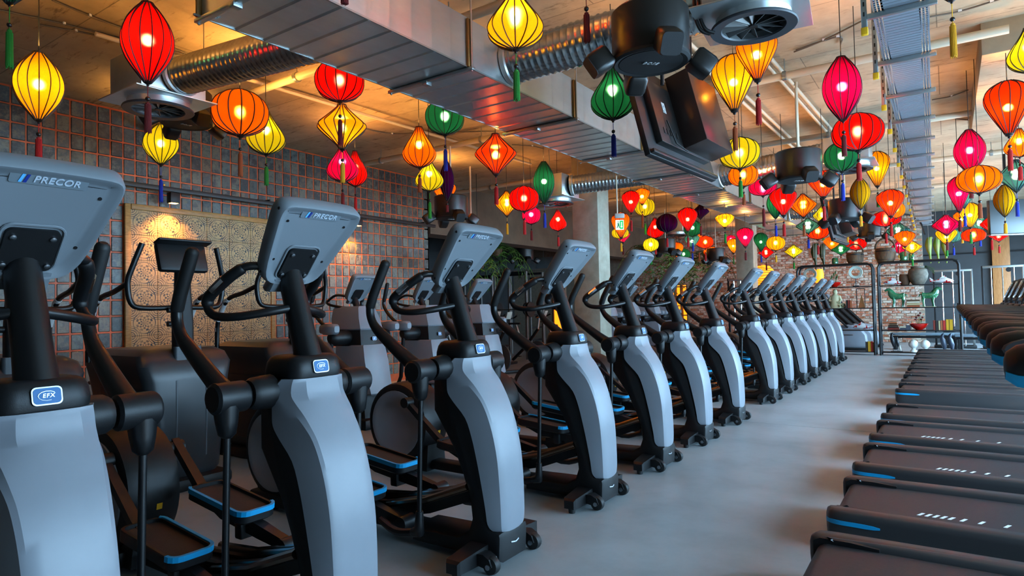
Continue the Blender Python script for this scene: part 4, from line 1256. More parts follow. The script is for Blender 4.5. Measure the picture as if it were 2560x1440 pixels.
# ---------------------------------------------------------------- exit sign
q = at(1549, 557, d=9.0)
t = thing('exit_sign', q, 'green and white emergency exit sign hanging from a white rod by the big column', 'exit sign', None, R(-56))
B().box((0, 0, .10), (.05, .14, .07), .015).build('housing', mat('sign_grey', (170, 165, 160), .5), t)
B().box((0, 0, -.03), (.012, .115, .14), .002).build('panel', mat('sign_white', (235, 240, 238), .4, emit=.7), t)
for s in (1,):
    b_ = B()
    def sq(y0_, y1_, z0_, z1_): b_.box((.008, (y0_ + y1_) / 2, (z0_ + z1_) / 2), (.003, y1_ - y0_, z1_ - z0_))
    sq(.0, .05, -.09, .03)
    b_.build('green_field', mat('sign_green', (0, 160, 70), .4, emit=.8), t)
    b_ = B().prism([(.025, -.075), (.04, -.05), (.031, -.05), (.031, .01), (.019, .01), (.019, -.05), (.010, -.05)], .0095, .0105, 'x')
    b_.build('arrow', mat('sign_white', (235, 240, 238), .4), t)
    b_ = B().ball((.010, -.022, .012), .009, 8, (.3, 1, 1))
    b_.prism([(-.034, -.005), (-.012, .0), (-.006, -.03), (-.002, -.075), (-.012, -.075), (-.02, -.04), (-.034, -.078), (-.044, -.07), (-.03, -.03)], .0085, .0105, 'x')
    b_.build('running_figure', mat('sign_green2', (0, 140, 80), .4), t)
B().tube([(0, -.03, .13), (0, -.03, CEIL - q.z)], .010, 8).build('rod', PIPE, t)
LAMP = 215.0
UPL = 9.0
# ---------------------------------------------------------------- silk lanterns
SHAPES = {
    'oval': [(0, .15), (.05, .27), (.15, .52), (.28, .80), (.42, .97), (.52, 1), (.62, .96), (.75, .80), (.88, .52), (.96, .30), (1, .22)],
    'globe': [(0, .14), (.03, .30), (.10, .60), (.22, .86), (.38, .98), (.5, 1), (.62, .98), (.78, .84), (.90, .58), (.97, .30), (1, .2)],
    'diamond': [(0, .12), (.08, .22), (.22, .48), (.36, .78), (.46, .96), (.51, 1), (.56, .95), (.66, .74), (.8, .46), (.93, .22), (1, .17)],
    'drop': [(0, .14), (.03, .34), (.10, .66), (.20, .90), (.30, 1), (.40, .97), (.54, .80), (.70, .55), (.85, .34), (.96, .22), (1, .2)],
    'balloon': [(0, .18), (.06, .24), (.20, .44), (.40, .72), (.58, .94), (.70, 1), (.80, .95), (.90, .74), (.97, .44), (1, .28)],
}
LCOL = {'red': (225, 12, 9), 'orange': (250, 104, 8), 'yellow': (252, 160, 14), 'lime': (172, 170, 22), 'green': (16, 88, 62), 'teal': (52, 112, 120), 'magenta': (190, 6, 74),
        'redorange': (242, 54, 10), 'purple': (72, 10, 58), 'mustard': (232, 156, 16), 'gold': (248, 176, 22)}
NR = 14
def fabric(c, lit):
    nm = 'silk_' + c + ('' if lit else '_unlit')
    if nm in MATS: return MATS[nm]
    m = bpy.data.materials.new(nm)
    MATS[nm] = m
    m.use_nodes = True
    nt = m.node_tree
    nt.nodes.remove(nt.nodes['Principled BSDF'])
    cl = rgb(*LCOL[c])
    tcl = tuple(min(1, v * .92 + .02) for v in cl[:3]) + (1,)
    # woven silk: slightly uneven
    tc = nt.nodes.new('ShaderNodeTexCoord')
    n = nt.nodes.new('ShaderNodeTexNoise'); n.inputs['Scale'].default_value = 26; n.inputs['Detail'].default_value = 5
    nt.links.new(tc.outputs['Object'], n.inputs['Vector'])
    ra = nt.nodes.new('ShaderNodeValToRGB')
    ra.color_ramp.elements[0].position = .3; ra.color_ramp.elements[1].position = .7
    ra.color_ramp.elements[0].color = tuple(v * .78 for v in cl[:3]) + (1,); ra.color_ramp.elements[1].color = cl
    nt.links.new(n.outputs[0], ra.inputs[0])
    df = nt.nodes.new('ShaderNodeBsdfDiffuse'); tr_ = nt.nodes.new('ShaderNodeBsdfTranslucent'); tp_ = nt.nodes.new('ShaderNodeBsdfTransparent')
    nt.links.new(ra.outputs[0], df.inputs[0]); nt.links.new(ra.outputs[0], tr_.inputs[0])
    tp_.inputs[0].default_value = tuple(v ** .55 for v in cl[:3]) + (1,)
    m1 = nt.nodes.new('ShaderNodeMixShader'); m1.inputs[0].default_value = .62 if lit else .25
    nt.links.new(df.outputs[0], m1.inputs[1]); nt.links.new(tr_.outputs[0], m1.inputs[2])
    rf = nt.nodes.new('ShaderNodeBsdfRefraction')          # forward scatter of the thin silk
    rf.inputs['Roughness'].default_value = .5
    rf.inputs['IOR'].default_value = 1.25
    rf.inputs['Color'].default_value = tuple(min(1, v ** .5) for v in cl[:3]) + (1,)
    m3 = nt.nodes.new('ShaderNodeMixShader'); m3.inputs[0].default_value = .30 if lit else .0
    nt.links.new(m1.outputs[0], m3.inputs[1]); nt.links.new(rf.outputs[0], m3.inputs[2])
    m2 = nt.nodes.new('ShaderNodeMixShader'); m2.inputs[0].default_value = .07 if lit else .0
    nt.links.new(m3.outputs[0], m2.inputs[1]); nt.links.new(tp_.outputs[0], m2.inputs[2])
    nt.links.new(m2.outputs[0], nt.nodes['Material Output'].inputs[0])
    return m
BULB = mat('warm_bulb', (255, 214, 150), .3, emit=LAMP)
LWOOD = mat('dark_turned_wood', (24, 18, 16), .35)
LRIB = {}
def ribmat(c):
    k = 'rib_' + c
    if k not in MATS:
        q = LCOL[c]
        mat(k, tuple(int(v * .22) for v in q), .7)
    return MATS[k]
TASS = {'red': (190, 14, 10), 'dred': (110, 10, 14), 'green': (20, 128, 30), 'blue': (22, 50, 170), 'yellow': (240, 170, 20), 'brown': (160, 74, 24)}
LM = {}
LGT = {}
def lmesh(shape, c, lit):
    k = (shape, c, lit)
    if k in LM: return LM[k]
    pr = smooth_path(SHAPES[shape], 3)
    seg = NR * 2
    b = B()
    verts, faces = [], []
    for h, r in pr:
        for q in range(seg):
            a = 2 * math.pi * q / seg
            rr = r * (1.0 if q % 2 == 0 else .975)
            verts.append((rr * math.cos(a), rr * math.sin(a), h))
    for i in range(len(pr) - 1):
        for q in range(seg):
            q2 = (q + 1) % seg
            faces.append((i * seg + q, i * seg + q2, (i + 1) * seg + q2, (i + 1) * seg + q))
    b._add(verts, faces)
    me = b.mesh('fabric_shade', fabric(c, lit), angle=60)
    rb = B()
    pr2 = smooth_path(SHAPES[shape], 2)
    for q in range(NR):
        a = 2 * math.pi * q / NR
        rb.tube([(r * 1.005 * math.cos(a), r * 1.005 * math.sin(a), h) for h, r in pr2], .024, 4)
    me2 = rb.mesh('rib_frame', ribmat(c))
    rt, r0_ = SHAPES[shape][-1][1], SHAPES[shape][0][1]
    tp = B().lathe([(rt * .98, .985), (rt * 1.12, .99), (rt * 1.12, 1.012), (rt * .95, 1.015)], (0, 0, 0), 'z', 18, caps=False).mesh('top_ring', ribmat(c))
    LM[k] = (me, me2, tp)
    return LM[k]
CAPM = B().lathe([(.05, -1.0), (.28, -.92), (.36, -.78), (.28, -.62), (.62, -.5), (.86, -.34), (.80, -.18), (1.0, -.05), (1.0, .05)], (0, 0, 0), 'z', 16).mesh('bottom_cap', LWOOD)
BULBM = B().ball((0, 0, 0), 1.0, 14).mesh('bulb', BULB)
SOCK = B().lathe([(.8, .8), (.8, 2.4), (.3, 2.6)], (0, 0, 0), 'z', 10).mesh('socket', LWOOD)
TM = {}
def tassel_mesh(c):
    if c not in TM:
        m_ = mat('tassel_' + c, TASS[c], .7, bump=.5, bscale=60, stretch=(8, 8, .5))
        b = B()
        b.lathe([(.35, 1.0), (.75, .97), (.70, .93), (.85, .88), (.95, .4), (1.0, .05), (.93, .0)], (0, 0, 0), 'z', 14)
        for q in range(14):
            a = 2 * math.pi * q / 14 + .2
            b.tube([(.86 * math.cos(a), .86 * math.sin(a), .9), (.98 * math.cos(a), .98 * math.sin(a), -.02 - .02 * (q % 3))], .16, 5)
        TM[c] = (b.mesh('tassel', m_), B().ball((0, 0, 0), 1, 10).mesh('bead', LWOOD))
    return TM[c]
STR = {c: mat('string_' + c, TASS[c], .8) for c in TASS}
UNITC = B().tube([(0, 0, 0), (0, 0, 1)], 1, 6).mesh('cord', BLKCABLE)
STRM = {c: B().tube([(0, 0, 0), (0, 0, 1)], 1, 5).mesh('tassel_string', STR[c]) for c in TASS}
DIA = {'oval': .31, 'globe': .42, 'diamond': .42, 'drop': .37, 'balloon': .37}
CNAME = {'lime': 'yellow-green', 'redorange': 'orange-red', 'dred': 'dark red', 'gold': 'golden yellow', 'magenta': 'crimson-magenta', 'purple': 'unlit dark purple', 'mustard': 'unlit mustard'}
SNAME = {'oval': 'oval', 'globe': 'round globe', 'diamond': 'diamond-shaped', 'drop': 'teardrop', 'balloon': 'balloon-shaped'}
def lantern(u, vt, vb, w, shape, c, tas, vtas, hint, d=None, lit=True, lean=0.0):
    if d is None: d = F * DIA[shape] / w
    top = at(u, vt, d=d)
    if top.z > CEIL - .16:                         # must hang below the slab
        d = d * (CEIL - .16 - EYE.z) / (top.z - EYE.z)
    pt_, pb_ = at(u, vt, d=d), at(u, vb, d=d)
    h = (vb - vt) * d / F
    r = w * d / F / 2
    c0_ = (pt_ + pb_) / 2
    base = Vector((c0_.x, c0_.y, c0_.z - h / 2))
    nm = CNAME.get(c, c)
    t = thing('silk_lantern', base, '%s %s silk lantern %s' % (nm, SNAME[shape], hint), 'lantern', 'silk lanterns under the ceiling', rnd.uniform(0, 6))
    me, me2, tp = lmesh(shape, c, lit)
    sh = inst('fabric_shade', me, t, scale=(r, r, h))
    inst('rib_frame', me2, sh)
    inst('top_ring', tp, t, scale=(r, r, h))
    rb_ = r * SHAPES[shape][0][1] * 1.15
    inst('bottom_cap', CAPM, t, scale=(rb_, rb_, max(.02, rb_ * 1.2)))
    inst('cord', UNITC, t, (0, 0, h * .98), scale=(.004, .004, max(.05, (DZ0 if DX0 - .05 < base.x < DX1 + .05 and base.z + h < DZ0 and base.y > 2.05 else CEIL) - base.z - h * .98)))
    if lit:
        br_ = .026
        b = inst('bulb', BULBM, t, (0, 0, h * .52), scale=(br_, br_, br_ * 1.15))
        inst('socket', SOCK, b, scale=(.5, .5, .6))
        k = ('lamp', c, base.x < -3.2 and base.y < 9)
        if k not in LGT:                           # light leaving through the open top of the shade
            LGT[k] = bpy.data.lights.new('lantern_light', 'SPOT')
            LGT[k].spot_size = R(165); LGT[k].spot_blend = .6
            LGT[k].energy = UPL * (3.0 if k[2] else 1.0)
            q = LCOL[c]
            LGT[k].color = (1.0, .42 + .10 * q[1] / 255, .10 + .07 * q[2] / 255)
            LGT[k].shadow_soft_size = .06
        lo = bpy.data.objects.new('lantern_light', LGT[k]); col.objects.link(lo); lo.parent = t; lo.location = (0, 0, h * 1.0 + .05); lo.rotation_euler = (math.pi, 0, 0)
    if tas:
        tm, bm_ = tassel_mesh(tas)
        tl = max(.08, (vtas - vb) * d / F)
        ts = inst('tassel', tm, t, (0, 0, -tl), scale=(.020, .020, tl * .58))
        inst('bead', bm_, ts, (0, 0, 1.12), scale=(.85, .85, .85 * .020 / (tl * .58)))
        inst('tassel_string', STRM[tas], t, (0, 0, -tl * .45), scale=(.003, .003, tl * .42))
    return t
LN = [
 (97, 132, 300, 106, 'oval', 'yellow', 'red', 405, 'with red tassel high on the far left above the tiles'),
 (369, 8, 205, 117, 'oval', 'red', 'dred', 330, 'with dark red tassel in front of the left spiral duct'),
 (24, -150, 8, 110, 'oval', 'green', 'green', 168, 'above the upper left corner, only its green tassel showing'),
 (402, 312, 410, 80, 'oval', 'lime', 'blue', 503, 'with blue tassel beside the left drum speaker', 7.6),
 (600, 226, 338, 134, 'globe', 'orange', 'brown', 440, 'below the left spiral duct', 6.15),
 (665, 280, 385, 92, 'drop', 'lime', 'green', 462, 'with green tassel just right of the orange globe', 6.6),
 (849, 152, 253, 118, 'globe', 'red', 'dred', 362, 'half hidden by the left edge of the big duct'),
 (855, 262, 372, 118, 'diamond', 'yellow', 'yellow', 455, 'under the red globe at the left of the duct', 5.9),
 (856, 368, 454, 76, 'drop', 'magenta', 'dred', 520, 'under the yellow diamond, in front of another red one', 7.6),
 (888, 378, 465, 58, 'drop', 'red', 'red', 530, 'half hidden behind a magenta one left of the duct', 8.8),
 (1048, 318, 418, 82, 'drop', 'orange', 'brown', 480, 'with pleated ribs left of the green lantern under the duct'),
 (1112, 250, 336, 96, 'globe', 'green', 'blue', 425, 'half hidden by the duct edge, blue tassel', 6.6),
 (1073, 403, 477, 70, 'drop', 'lime', 'green', 545, 'with green tassel under the orange teardrop', 8.2),
 (1117, 405, 500, 36, 'oval', 'purple', 'dred', 530, 'hanging beside the yellow-green teardrop', 9.0, False),
 (1112, 455, 510, 56, 'balloon', 'orange', 'red', 560, 'peeking out behind the dark purple one above a speaker', 11.2),
 (1239, 335, 436, 102, 'diamond', 'redorange', 'red', 510, 'hanging left of the big column'),
 (1360, 405, 508, 52, 'oval', 'green', 'blue', 568, 'slender, with blue tassel, left of the big column'),
 (1267, 478, 540, 58, 'diamond', 'yellow', 'yellow', 585, 'with yellow tassel left of the red globe by the column'),
 (1310, 466, 528, 74, 'globe', 'red', 'red', 585, 'between the yellow diamond and slender green one by the column'),
 (1328, 515, 560, 46, 'globe', 'magenta', 'dred', 600, 'partly behind the red globe by the column', 11.5),
 (1395, 525, 577, 42, 'drop', 'red', 'red', 615, 'with thin red tassel close to the left of the big column', 10.8),
 (1288, -22, 122, 140, 'drop', 'gold', 'green', 250, 'large, cut by the top edge, with green tassel'),
 (1463, -170, -20, 110, 'oval', 'redorange', 'dred', 105, 'above the top edge, only its red tassel in view'),
 (860, -160, -55, 110, 'globe', 'red', 'dred', 10, 'above the top edge over the duct, tassel tip showing', 3.6),
 (1531, 172, 297, 108, 'drop', 'green', 'blue', 390, 'with blue tassel below the big black speaker', 5.6),
 (1834, 140, 275, 105, 'balloon', 'yellow', 'brown', 375, 'left of the darker orange one under the big diffuser'),
 (1892, 78, 200, 96, 'balloon', 'orange', 'red', 310, 'partly hidden by the big diffuser, red tassel', 5.0),
 (1849, 345, 421, 97, 'globe', 'lime', 'green', 492, 'right of the big television'),
 (1858, 410, 466, 70, 'globe', 'orange', 'brown', 512, 'directly under the yellow-green globe by the television', 8.6),
 (1907, 448, 489, 66, 'globe', 'magenta', 'dred', 565, 'left of the second drum speaker', 9.5),
 (2105, 143, 300, 88, 'oval', 'magenta', 'dred', 390, 'tall, beside the cable tray'),
 (2144, 285, 375, 116, 'globe', 'red', 'red', 450, 'large, beneath the tall magenta one by the cable tray'),
 (2104, 355, 428, 80, 'globe', 'green', 'blue', 500, 'behind the large red globe', 7.6),
 (2192, 380, 465, 58, 'balloon', 'yellow', 'green', 517, 'with green tassel just left of the cable tray'),
 (2058, 428, 492, 70, 'balloon', 'redorange', 'red', 550, 'behind the satellites of the second speaker', 8.8),
 (2150, 445, 522, 45, 'oval', 'mustard', 'yellow', 565, 'above the far speaker', 9.6, False),
 (1958, 470, 538, 62, 'balloon', 'red', 'red', 590, 'left of the orange diamond', 9.0),
 (1938, 476, 545, 40, 'oval', 'green', 'blue', 590, 'behind the red balloon left of the orange diamond', 11.0),
 (2008, 485, 543, 61, 'diamond', 'orange', 'brown', 590, 'right of the red balloon, under the second speaker'),
 (2226, 475, 540, 60, 'balloon', 'redorange', 'red', 590, 'left of the cable tray above the buckets'),
 (2240, 505, 545, 40, 'globe', 'orange', None, 0, 'behind the orange-red balloon near the tray', 12.0),
 (1577, 478, 532, 44, 'balloon', 'red', 'red', 577, 'first right of the big column under the duct', 12.0),
 (1605, 472, 510, 38, 'balloon', 'orange', 'brown', 568, 'small, just under the duct right of the big column', 12.5),
 (1612, 495, 540, 50, 'globe', 'lime', 'green', 585, 'with green tassel right of the big column', 13.5),
 (1552, 532, 593, 46, 'balloon', 'orange', 'yellow', 628, 'behind the exit sign', 12.4),
 (1551, 568, 597, 42, 'globe', 'lime', None, 0, 'behind the lower tip of the exit sign lantern', 14.5),
 (1557, 578, 606, 36, 'balloon', 'magenta', 'dred', 636, 'lowest of the cluster at the exit sign', 16.0),
 (1638, 545, 596, 42, 'drop', 'red', 'red', 635, 'left of the dark purple globe', 14.0),
 (1667, 535, 580, 51, 'globe', 'purple', 'red', 617, 'among the far lanterns', 12.6, False),
 (1719, 520, 577, 47, 'balloon', 'red', 'red', 617, 'right of the dark purple globe', 12.2),
 (1731, 550, 591, 43, 'globe', 'green', 'blue', 627, 'behind the red balloon right of the dark purple globe', 14.5),
 (1730, 586, 619, 36, 'balloon', 'teal', 'blue', 653, 'under the far green globe', 15.4),
 (1627, 595, 629, 38, 'globe', 'lime', 'green', 660, 'small, above the fifth grey console', 13.2),
 (1747, 583, 617, 26, 'oval', 'orange', 'brown', 650, 'between the pale teal and orange-red far lanterns', 17.0),
 (1763, 590, 621, 40, 'globe', 'redorange', 'red', 652, 'right of the pale teal far lantern', 16.0),
 (1751, 512, 547, 42, 'diamond', 'purple', 'dred', 588, 'under the far end of the duct', 12.4, False),
 (1812, 535, 568, 45, 'balloon', 'gold', 'green', 607, 'alone under the duct right of the dark diamond', 11.6),
 (1863, 570, 617, 40, 'balloon', 'magenta', 'dred', 650, 'in front of the second column', 13.0),
 (1833, 597, 633, 30, 'balloon', 'yellow', 'green', 660, 'half hidden behind the second column', 21.4),
 (1827, 588, 610, 26, 'globe', 'magenta', None, 0, 'small, left of the second column', 22.0),
 (1779, 617, 643, 38, 'globe', 'orange', 'red', 652, 'lowest one left of the second column', 18.6),
 (1694, 606, 645, 28, 'balloon', 'orange', None, 0, 'narrow, above the sixth console', 18.0),
 (1709, 622, 650, 33, 'globe', 'green', None, 0, 'small, resting its glow above the sixth console', 19.0),
 (1902, 583, 627, 33, 'balloon', 'green', 'blue', 655, 'right beside the second column', 17.0),
 (1939, 590, 626, 44, 'globe', 'yellow', 'yellow', 655, 'with orange tassel right of the second column', 14.0),
 (1915, 617, 646, 36, 'diamond', 'red', 'dred', 675, 'low, between green and yellow ones right of the second column', 18.0),
 (1984, 612, 645, 41, 'diamond', 'lime', 'green', 672, 'low against the brick wall', 15.2),
 (2020, 546, 583, 56, 'diamond', 'teal', 'blue', 620, 'under the orange diamond', 12.0),
 (2044, 559, 598, 53, 'globe', 'redorange', 'red', 635, 'right of the teal diamond left of the far television', 12.8),
 (2056, 514, 563, 42, 'diamond', 'lime', 'green', 600, 'partly hidden by the far television', 13.5),
 (2118, 545, 576, 32, 'balloon', 'gold', 'yellow', 605, 'under the far speaker beside the television', 15.0),
 (2080, 592, 625, 38, 'balloon', 'orange', None, 0, 'behind the lower edge of the far television', 15.5),
 (2102, 610, 637, 42, 'diamond', 'green', 'brown', 640, 'low, right above a green vase on the shelving', 15.2),
 (2140, 596, 625, 48, 'globe', 'red', None, 0, 'above the left wooden bucket', 16.5),
 (2166, 540, 570, 36, 'drop', 'red', None, 0, 'small, above the distant speaker', 17.0),
 (2214, 528, 566, 68, 'globe', 'red', 'red', 608, 'just under the far diffuser', 12.6),
 (2245, 555, 600, 52, 'diamond', 'teal', 'red', 632, 'right of the distant diffuser', 14.6),
 (2262, 578, 616, 46, 'balloon', 'orange', 'brown', 640, 'below the teal diamond near the tray end', 14.2),
 (2280, 602, 634, 42, 'diamond', 'gold', 'green', 664, 'low at the edge of the brick wall', 15.0),
 (2247, 603, 632, 40, 'drop', 'magenta', 'yellow', 645, 'low, behind the orange one near the brick edge', 16.5),
 (2150, 566, 590, 26, 'globe', 'yellow', 'green', 600, 'small, left of the distant speaker', 18.0),
 (2520, 205, 335, 98, 'balloon', 'redorange', 'red', 425, 'big, cut by the right edge', 6.1),
 (2572, 70, 180, 90, 'drop', 'lime', 'green', 250, 'at the upper right corner', 5.2),
 (2376, -140, 0, 105, 'oval', 'yellow', 'yellow', 142, 'above the top edge, only its yellow tassel visible'),
 (2424, 325, 432, 66, 'oval', 'magenta', 'dred', 495, 'right of the cable tray'),
 (2447, 415, 482, 94, 'globe', 'orange', 'brown', 545, 'under the magenta oval at the right'),
 (2397, 443, 528, 48, 'balloon', 'magenta', 'dred', 578, 'long, left of the orange globe at the right', 9.2),
 (2410, 462, 520, 40, 'diamond', 'teal', 'blue', 565, 'behind the long magenta one at the right', 10.4),
 (2540, 400, 478, 78, 'diamond', 'teal', 'blue', 540, 'at the right edge under the big orange-red one'),
 (2511, 463, 540, 45, 'oval', 'mustard', 'yellow', 583, 'in front of the dark wall screen', 9.0, False),
 (2425, 508, 568, 47, 'balloon', 'gold', 'green', 608, 'in the right-hand cluster over the far treadmills', 11.5),
 (2366, 537, 588, 61, 'diamond', 'magenta', 'dred', 625, 'right of the tray end'),
 (2366, 572, 610, 46, 'balloon', 'yellow', 'green', 640, 'under the magenta diamond by the tray end', 12.5),
 (2383, 572, 606, 36, 'globe', 'teal', 'blue', 637, 'peeking out right of the yellow one by the tray end', 14.5),
 (2434, 571, 605, 51, 'globe', 'redorange', 'red', 637, 'lowest in the right-hand cluster', 13.0),
 (2404, 528, 569, 34, 'balloon', 'orange', 'yellow', 607, 'left of the golden one in the right-hand cluster', 14.0),
 (2449, 536, 582, 40, 'diamond', 'teal', 'blue', 615, 'right of the golden one in the right-hand cluster', 13.6),
 (2478, 538, 582, 46, 'diamond', 'red', 'red', 624, 'left of the dark wall screen', 13.0),
 (2497, 575, 604, 40, 'diamond', 'red', 'red', 632, 'below the dark wall screen', 14.5),
 (2548, 322, 392, 62, 'drop', 'orange', 'red', 450, 'behind the big orange-red one at the right edge', 7.2),
]
for row in LN:
    lantern(*row)
# ---------------------------------------------------------------- black shelving in front of the brick wall
SY = 18.1
sx0, sxm, sx1 = -3.27, -1.46, .26
LV = [.085, .62, 1.17, 1.71, 2.27]
def shelving(x0, x1, label):
    t = thing('shelving_unit', (x0, SY, 0), label, 'shelf', 'black steel shelving units')
    w = x1 - x0
    dp = .36
    for y in (-dp / 2, dp / 2):
        r = .12
        o = [(0.03, 0), (.03, 2.27 - r), (.03 + r * .3, 2.27 - r * .3), (.03 + r, 2.27), (w - .03 - r, 2.27), (w - .03 - r * .3, 2.27 - r * .3), (w - .03, 2.27 - r), (w - .03, 0)]
        B().tube([(x, y, z) for x, z in o], .027, 8).build('end_frame', SHELFM, t)
    for k, z in enumerate(LV):
        B().box((w / 2, 0, z - .012), (w - .08, dp, .024), .003).build('shelf_board', SHELFM, t)
    for x in (.03, w - .03):
        for z in (.3, 2.0): B().box((x, 0, z), (.02, dp, .02)).build('side_tie', SHELFM, t)
    return t
shelving(sx0, sxm - .03, 'left black steel shelving unit, partly behind the far ellipticals')
shelving(sxm + .03, sx1, 'right black steel shelving unit holding the green horses')
def onshelf(u, lvl, dy=0.0):
    z = LV[lvl]
    p = at(u, 744, Y=SY + dy)
    return Vector((p.x, SY + dy, z))
def lathed(name, p, prof, m_, label, cat, group=None, part='vessel'):
    t = thing(name, p, label, cat, group)
    B().lathe(prof, (0, 0, 0), 'z', 24).build(part, m_, t)
    return t
# top board: buckets, vases
for u, r, h, lb in ((2141, .20, .30, 'left dark wooden bucket with arched handle on top of the shelving'), (2217, .23, .36, 'right bigger dark wooden bucket with arched handle on top of the shelving')):
    t = lathed('wooden_bucket', onshelf(u, 4), [(r * .72, 0), (r * .95, h * .35), (r, h * .65), (r * .93, h), (r * .86, h), (r * .86, h - .03)], BASKET, lb, 'bucket', 'wooden buckets')
    B().tube([(r * .93 * math.cos(a), 0, h - .02 + r * 1.15 * math.sin(a)) for a in [math.pi * i / 12 for i in range(13)]], .02, 8).build('handle', BASKET, t)
    for z in (.2, .45, .75): B().lathe([(r * (.80 + z * .25), h * z), (r * (.82 + z * .25), h * z), (r * (.82 + z * .25), h * z + .03), (r * (.80 + z * .25), h * z + .03)], (0, 0, 0), 'z', 24).build('band', BLACK, t)
for u, r, h, lb in ((2091, .075, .20, 'small green glazed jar left of the wooden buckets'), (2263, .085, .25, 'green glazed jar right of the wooden buckets'), (2282, .06, .22, 'slim green glazed jar farthest right on the top board')):
    lathed('glazed_jar', onshelf(u, 4), [(r * .9, 0), (r, .02), (r, h * .8), (r * .8, h * .93), (r * .55, h * .95), (r * .55, h)], GLAZE, lb, 'jar', 'green jars on the shelving')
# parrots on perches hung from the ceiling
PARR = mat('parrot_green', (96, 128, 30), .5, c2=(140, 120, 40), nscale=5)
def parrots(u, v, d_, n, label, colr):
    for k in range(n):
        p = at(u + k * 20, v, d=d_)
        t = thing('parrot_figure', p, label[k], 'figurine', 'hanging parrot figures')
        B().loft([[(x * f[0] + f[1], y * f[0], f[2]) for x, y in [(math.cos(a), math.sin(a)) for a in [2 * math.pi * i / 12 for i in range(12)]]] for f in ((.02, .06, .28), (.06, .03, .26), (.075, 0, .16), (.085, -.01, .04), (.06, .0, -.10), (.03, .02, -.22), (.02, .03, -.42), (.005, .03, -.46))]).build('body', colr, t)
        B().loft([[(.08 + x * r_, y * r_, z) for x, y in ((1, 0), (0, 1), (-1, 0), (0, -1))] for r_, z in ((.03, .25), (.012, .21))]).build('beak', BLACK, t)
        B().tube([(0, -.12, -.12), (0, .12, -.12)], .012, 8).build('perch', WOODL, t)
        B().tube([(0, -.12, -.12), (0, -.12, CEIL - p.z)], .005, 5).build('wire', ZINC, t)
parrots(2322, 617, 17.5, 3, ['left green parrot figure under the end of the cable tray', 'middle olive parrot figure under the end of the cable tray', 'right green parrot figure under the end of the cable tray'], PARR)
parrots(2036, 634, 17.0, 2, ['left dark parrot figure hanging in front of the bricks', 'right dark parrot figure hanging in front of the bricks'], mat('parrot_dark', (60, 66, 24), .5))
# level 3 (1.71 m)
def ring(u, label, colr):
    p = onshelf(u, 3, .05)
    t = thing('ring_sculpture', p, label, 'sculpture', 'ring sculptures')
    B().lathe([(.10, -.02), (.155, -.03), (.165, 0), (.155, .03), (.10, .02), (.095, 0), (.10, -.02)], (0, 0, .36), 'y', 32, caps=False).build('ring', colr, t)
    B().tube([(0, 0, .02), (0, 0, .20)], .010, 8).build('rod', SHELFM, t)
    B().box((0, 0, .012), (.14, .09, .024), .004).build('foot', SHELFM, t)
ring(2027, 'grey stone ring sculpture at the left of the shelving, lit by an orange lamp', mat('grey_stone', (150, 145, 130), .6))
ring(2141, 'pale white ring sculpture on a thin rod on the left shelving unit', mat('pale_jade', (208, 222, 208), .5))
def bowl(u, lvl, r, label, plant, h=None):
    t = lathed('lacquer_bowl', onshelf(u, lvl), [(r * .35, 0), (r * .4, .012), (r * .8, r * .35), (r, r * .75), (r * .97, r * .76), (r * .78, r * .40), (r * .1, r * .2)], LAQRED, label, 'bowl', 'red lacquer bowls', 'bowl')
    for k in range(7):
        a = k * 2.4
        c = Vector((math.cos(a) * .03, math.sin(a) * .03, r * .4))
        tip = Vector((math.cos(a) * (.05 + .02 * (k % 3)), math.sin(a) * .06, r * .75 + .10 + .05 * (k % 4)))
        st = B().tube([c, (c + tip) / 2 + Vector((0, 0, .02)), tip], .005, 5).build('stem', LEAF, t)
        if plant == 'flower': B().ball(tip, .028, 8, (1, 1, .8)).build('flower', mat('dark_red_petals', (90, 14, 22), .6), st)
        else: B().ball(tip, .035, 8, (.5, .35, 1.4)).build('leaf', LEAF, st)
bowl(2087, 3, .165, 'red lacquer bowl with a little green plant on the upper left shelf', 'leaf')
bowl(2295, 1, .20, 'red lacquer bowl with dark red flowers on the lower right shelf', 'flower')
def koi(u, lvl, label, flip=1):
    t = thing('koi_figure', onshelf(u, lvl), label, 'figurine', 'white and red koi figures')
    B().loft([[(x * flip, y * w, z0 + z * h) for y, z in [(math.cos(a), math.sin(a)) for a in [2 * math.pi * i / 12 for i in range(12)]]] for x, w, h, z0 in ((-.22, .008, .01, .06), (-.19, .03, .035, .06), (-.08, .055, .065, .08), (.03, .05, .06, .075), (.13, .025, .03, .06), (.17, .015, .02, .07))]).build('body', KOIM, t)
    B().loft([[(x * flip, y, z) for y, z in ((-.006, z0), (.006, z0), (.006, z1), (-.006, z1))] for x, z0, z1 in ((.16, .055, .085), (.25, .06, .16))]).build('tail', KOIM, t)
    B().loft([[(x * flip, y, z) for y, z in ((-.005, .12), (.005, .12), (.004, z1), (-.004, z1))] for x, z1 in ((-.10, .13), (-.04, .20), (.05, .14))]).build('fin', KOIM, t)
koi(2236, 3, 'white koi figure with red spots left of the clay pots', 1)
koi(2358, 3, 'white koi figure with red spots at the right end of the upper shelf', -1)
koi(2155, 1, 'white koi figure with red spots on the lower left shelf', 1)
lathed('clay_pot', onshelf(2264, 3, .06), [(.085, 0), (.12, .1), (.125, .2), (.11, .26), (.10, .26), (.10, .22)], mat('brown_clay', (96, 70, 48), .7), 'small brown clay pot beside the big clay vase', 'pot')
vz = lathed('clay_vase', onshelf(2297, 3), [(.12, 0), (.19, .12), (.215, .24), (.19, .36), (.14, .40), (.15, .44), (.13, .44), (.12, .40)], TERRA, 'big round grey clay vase with a palm leaf on the upper right shelf', 'vase')
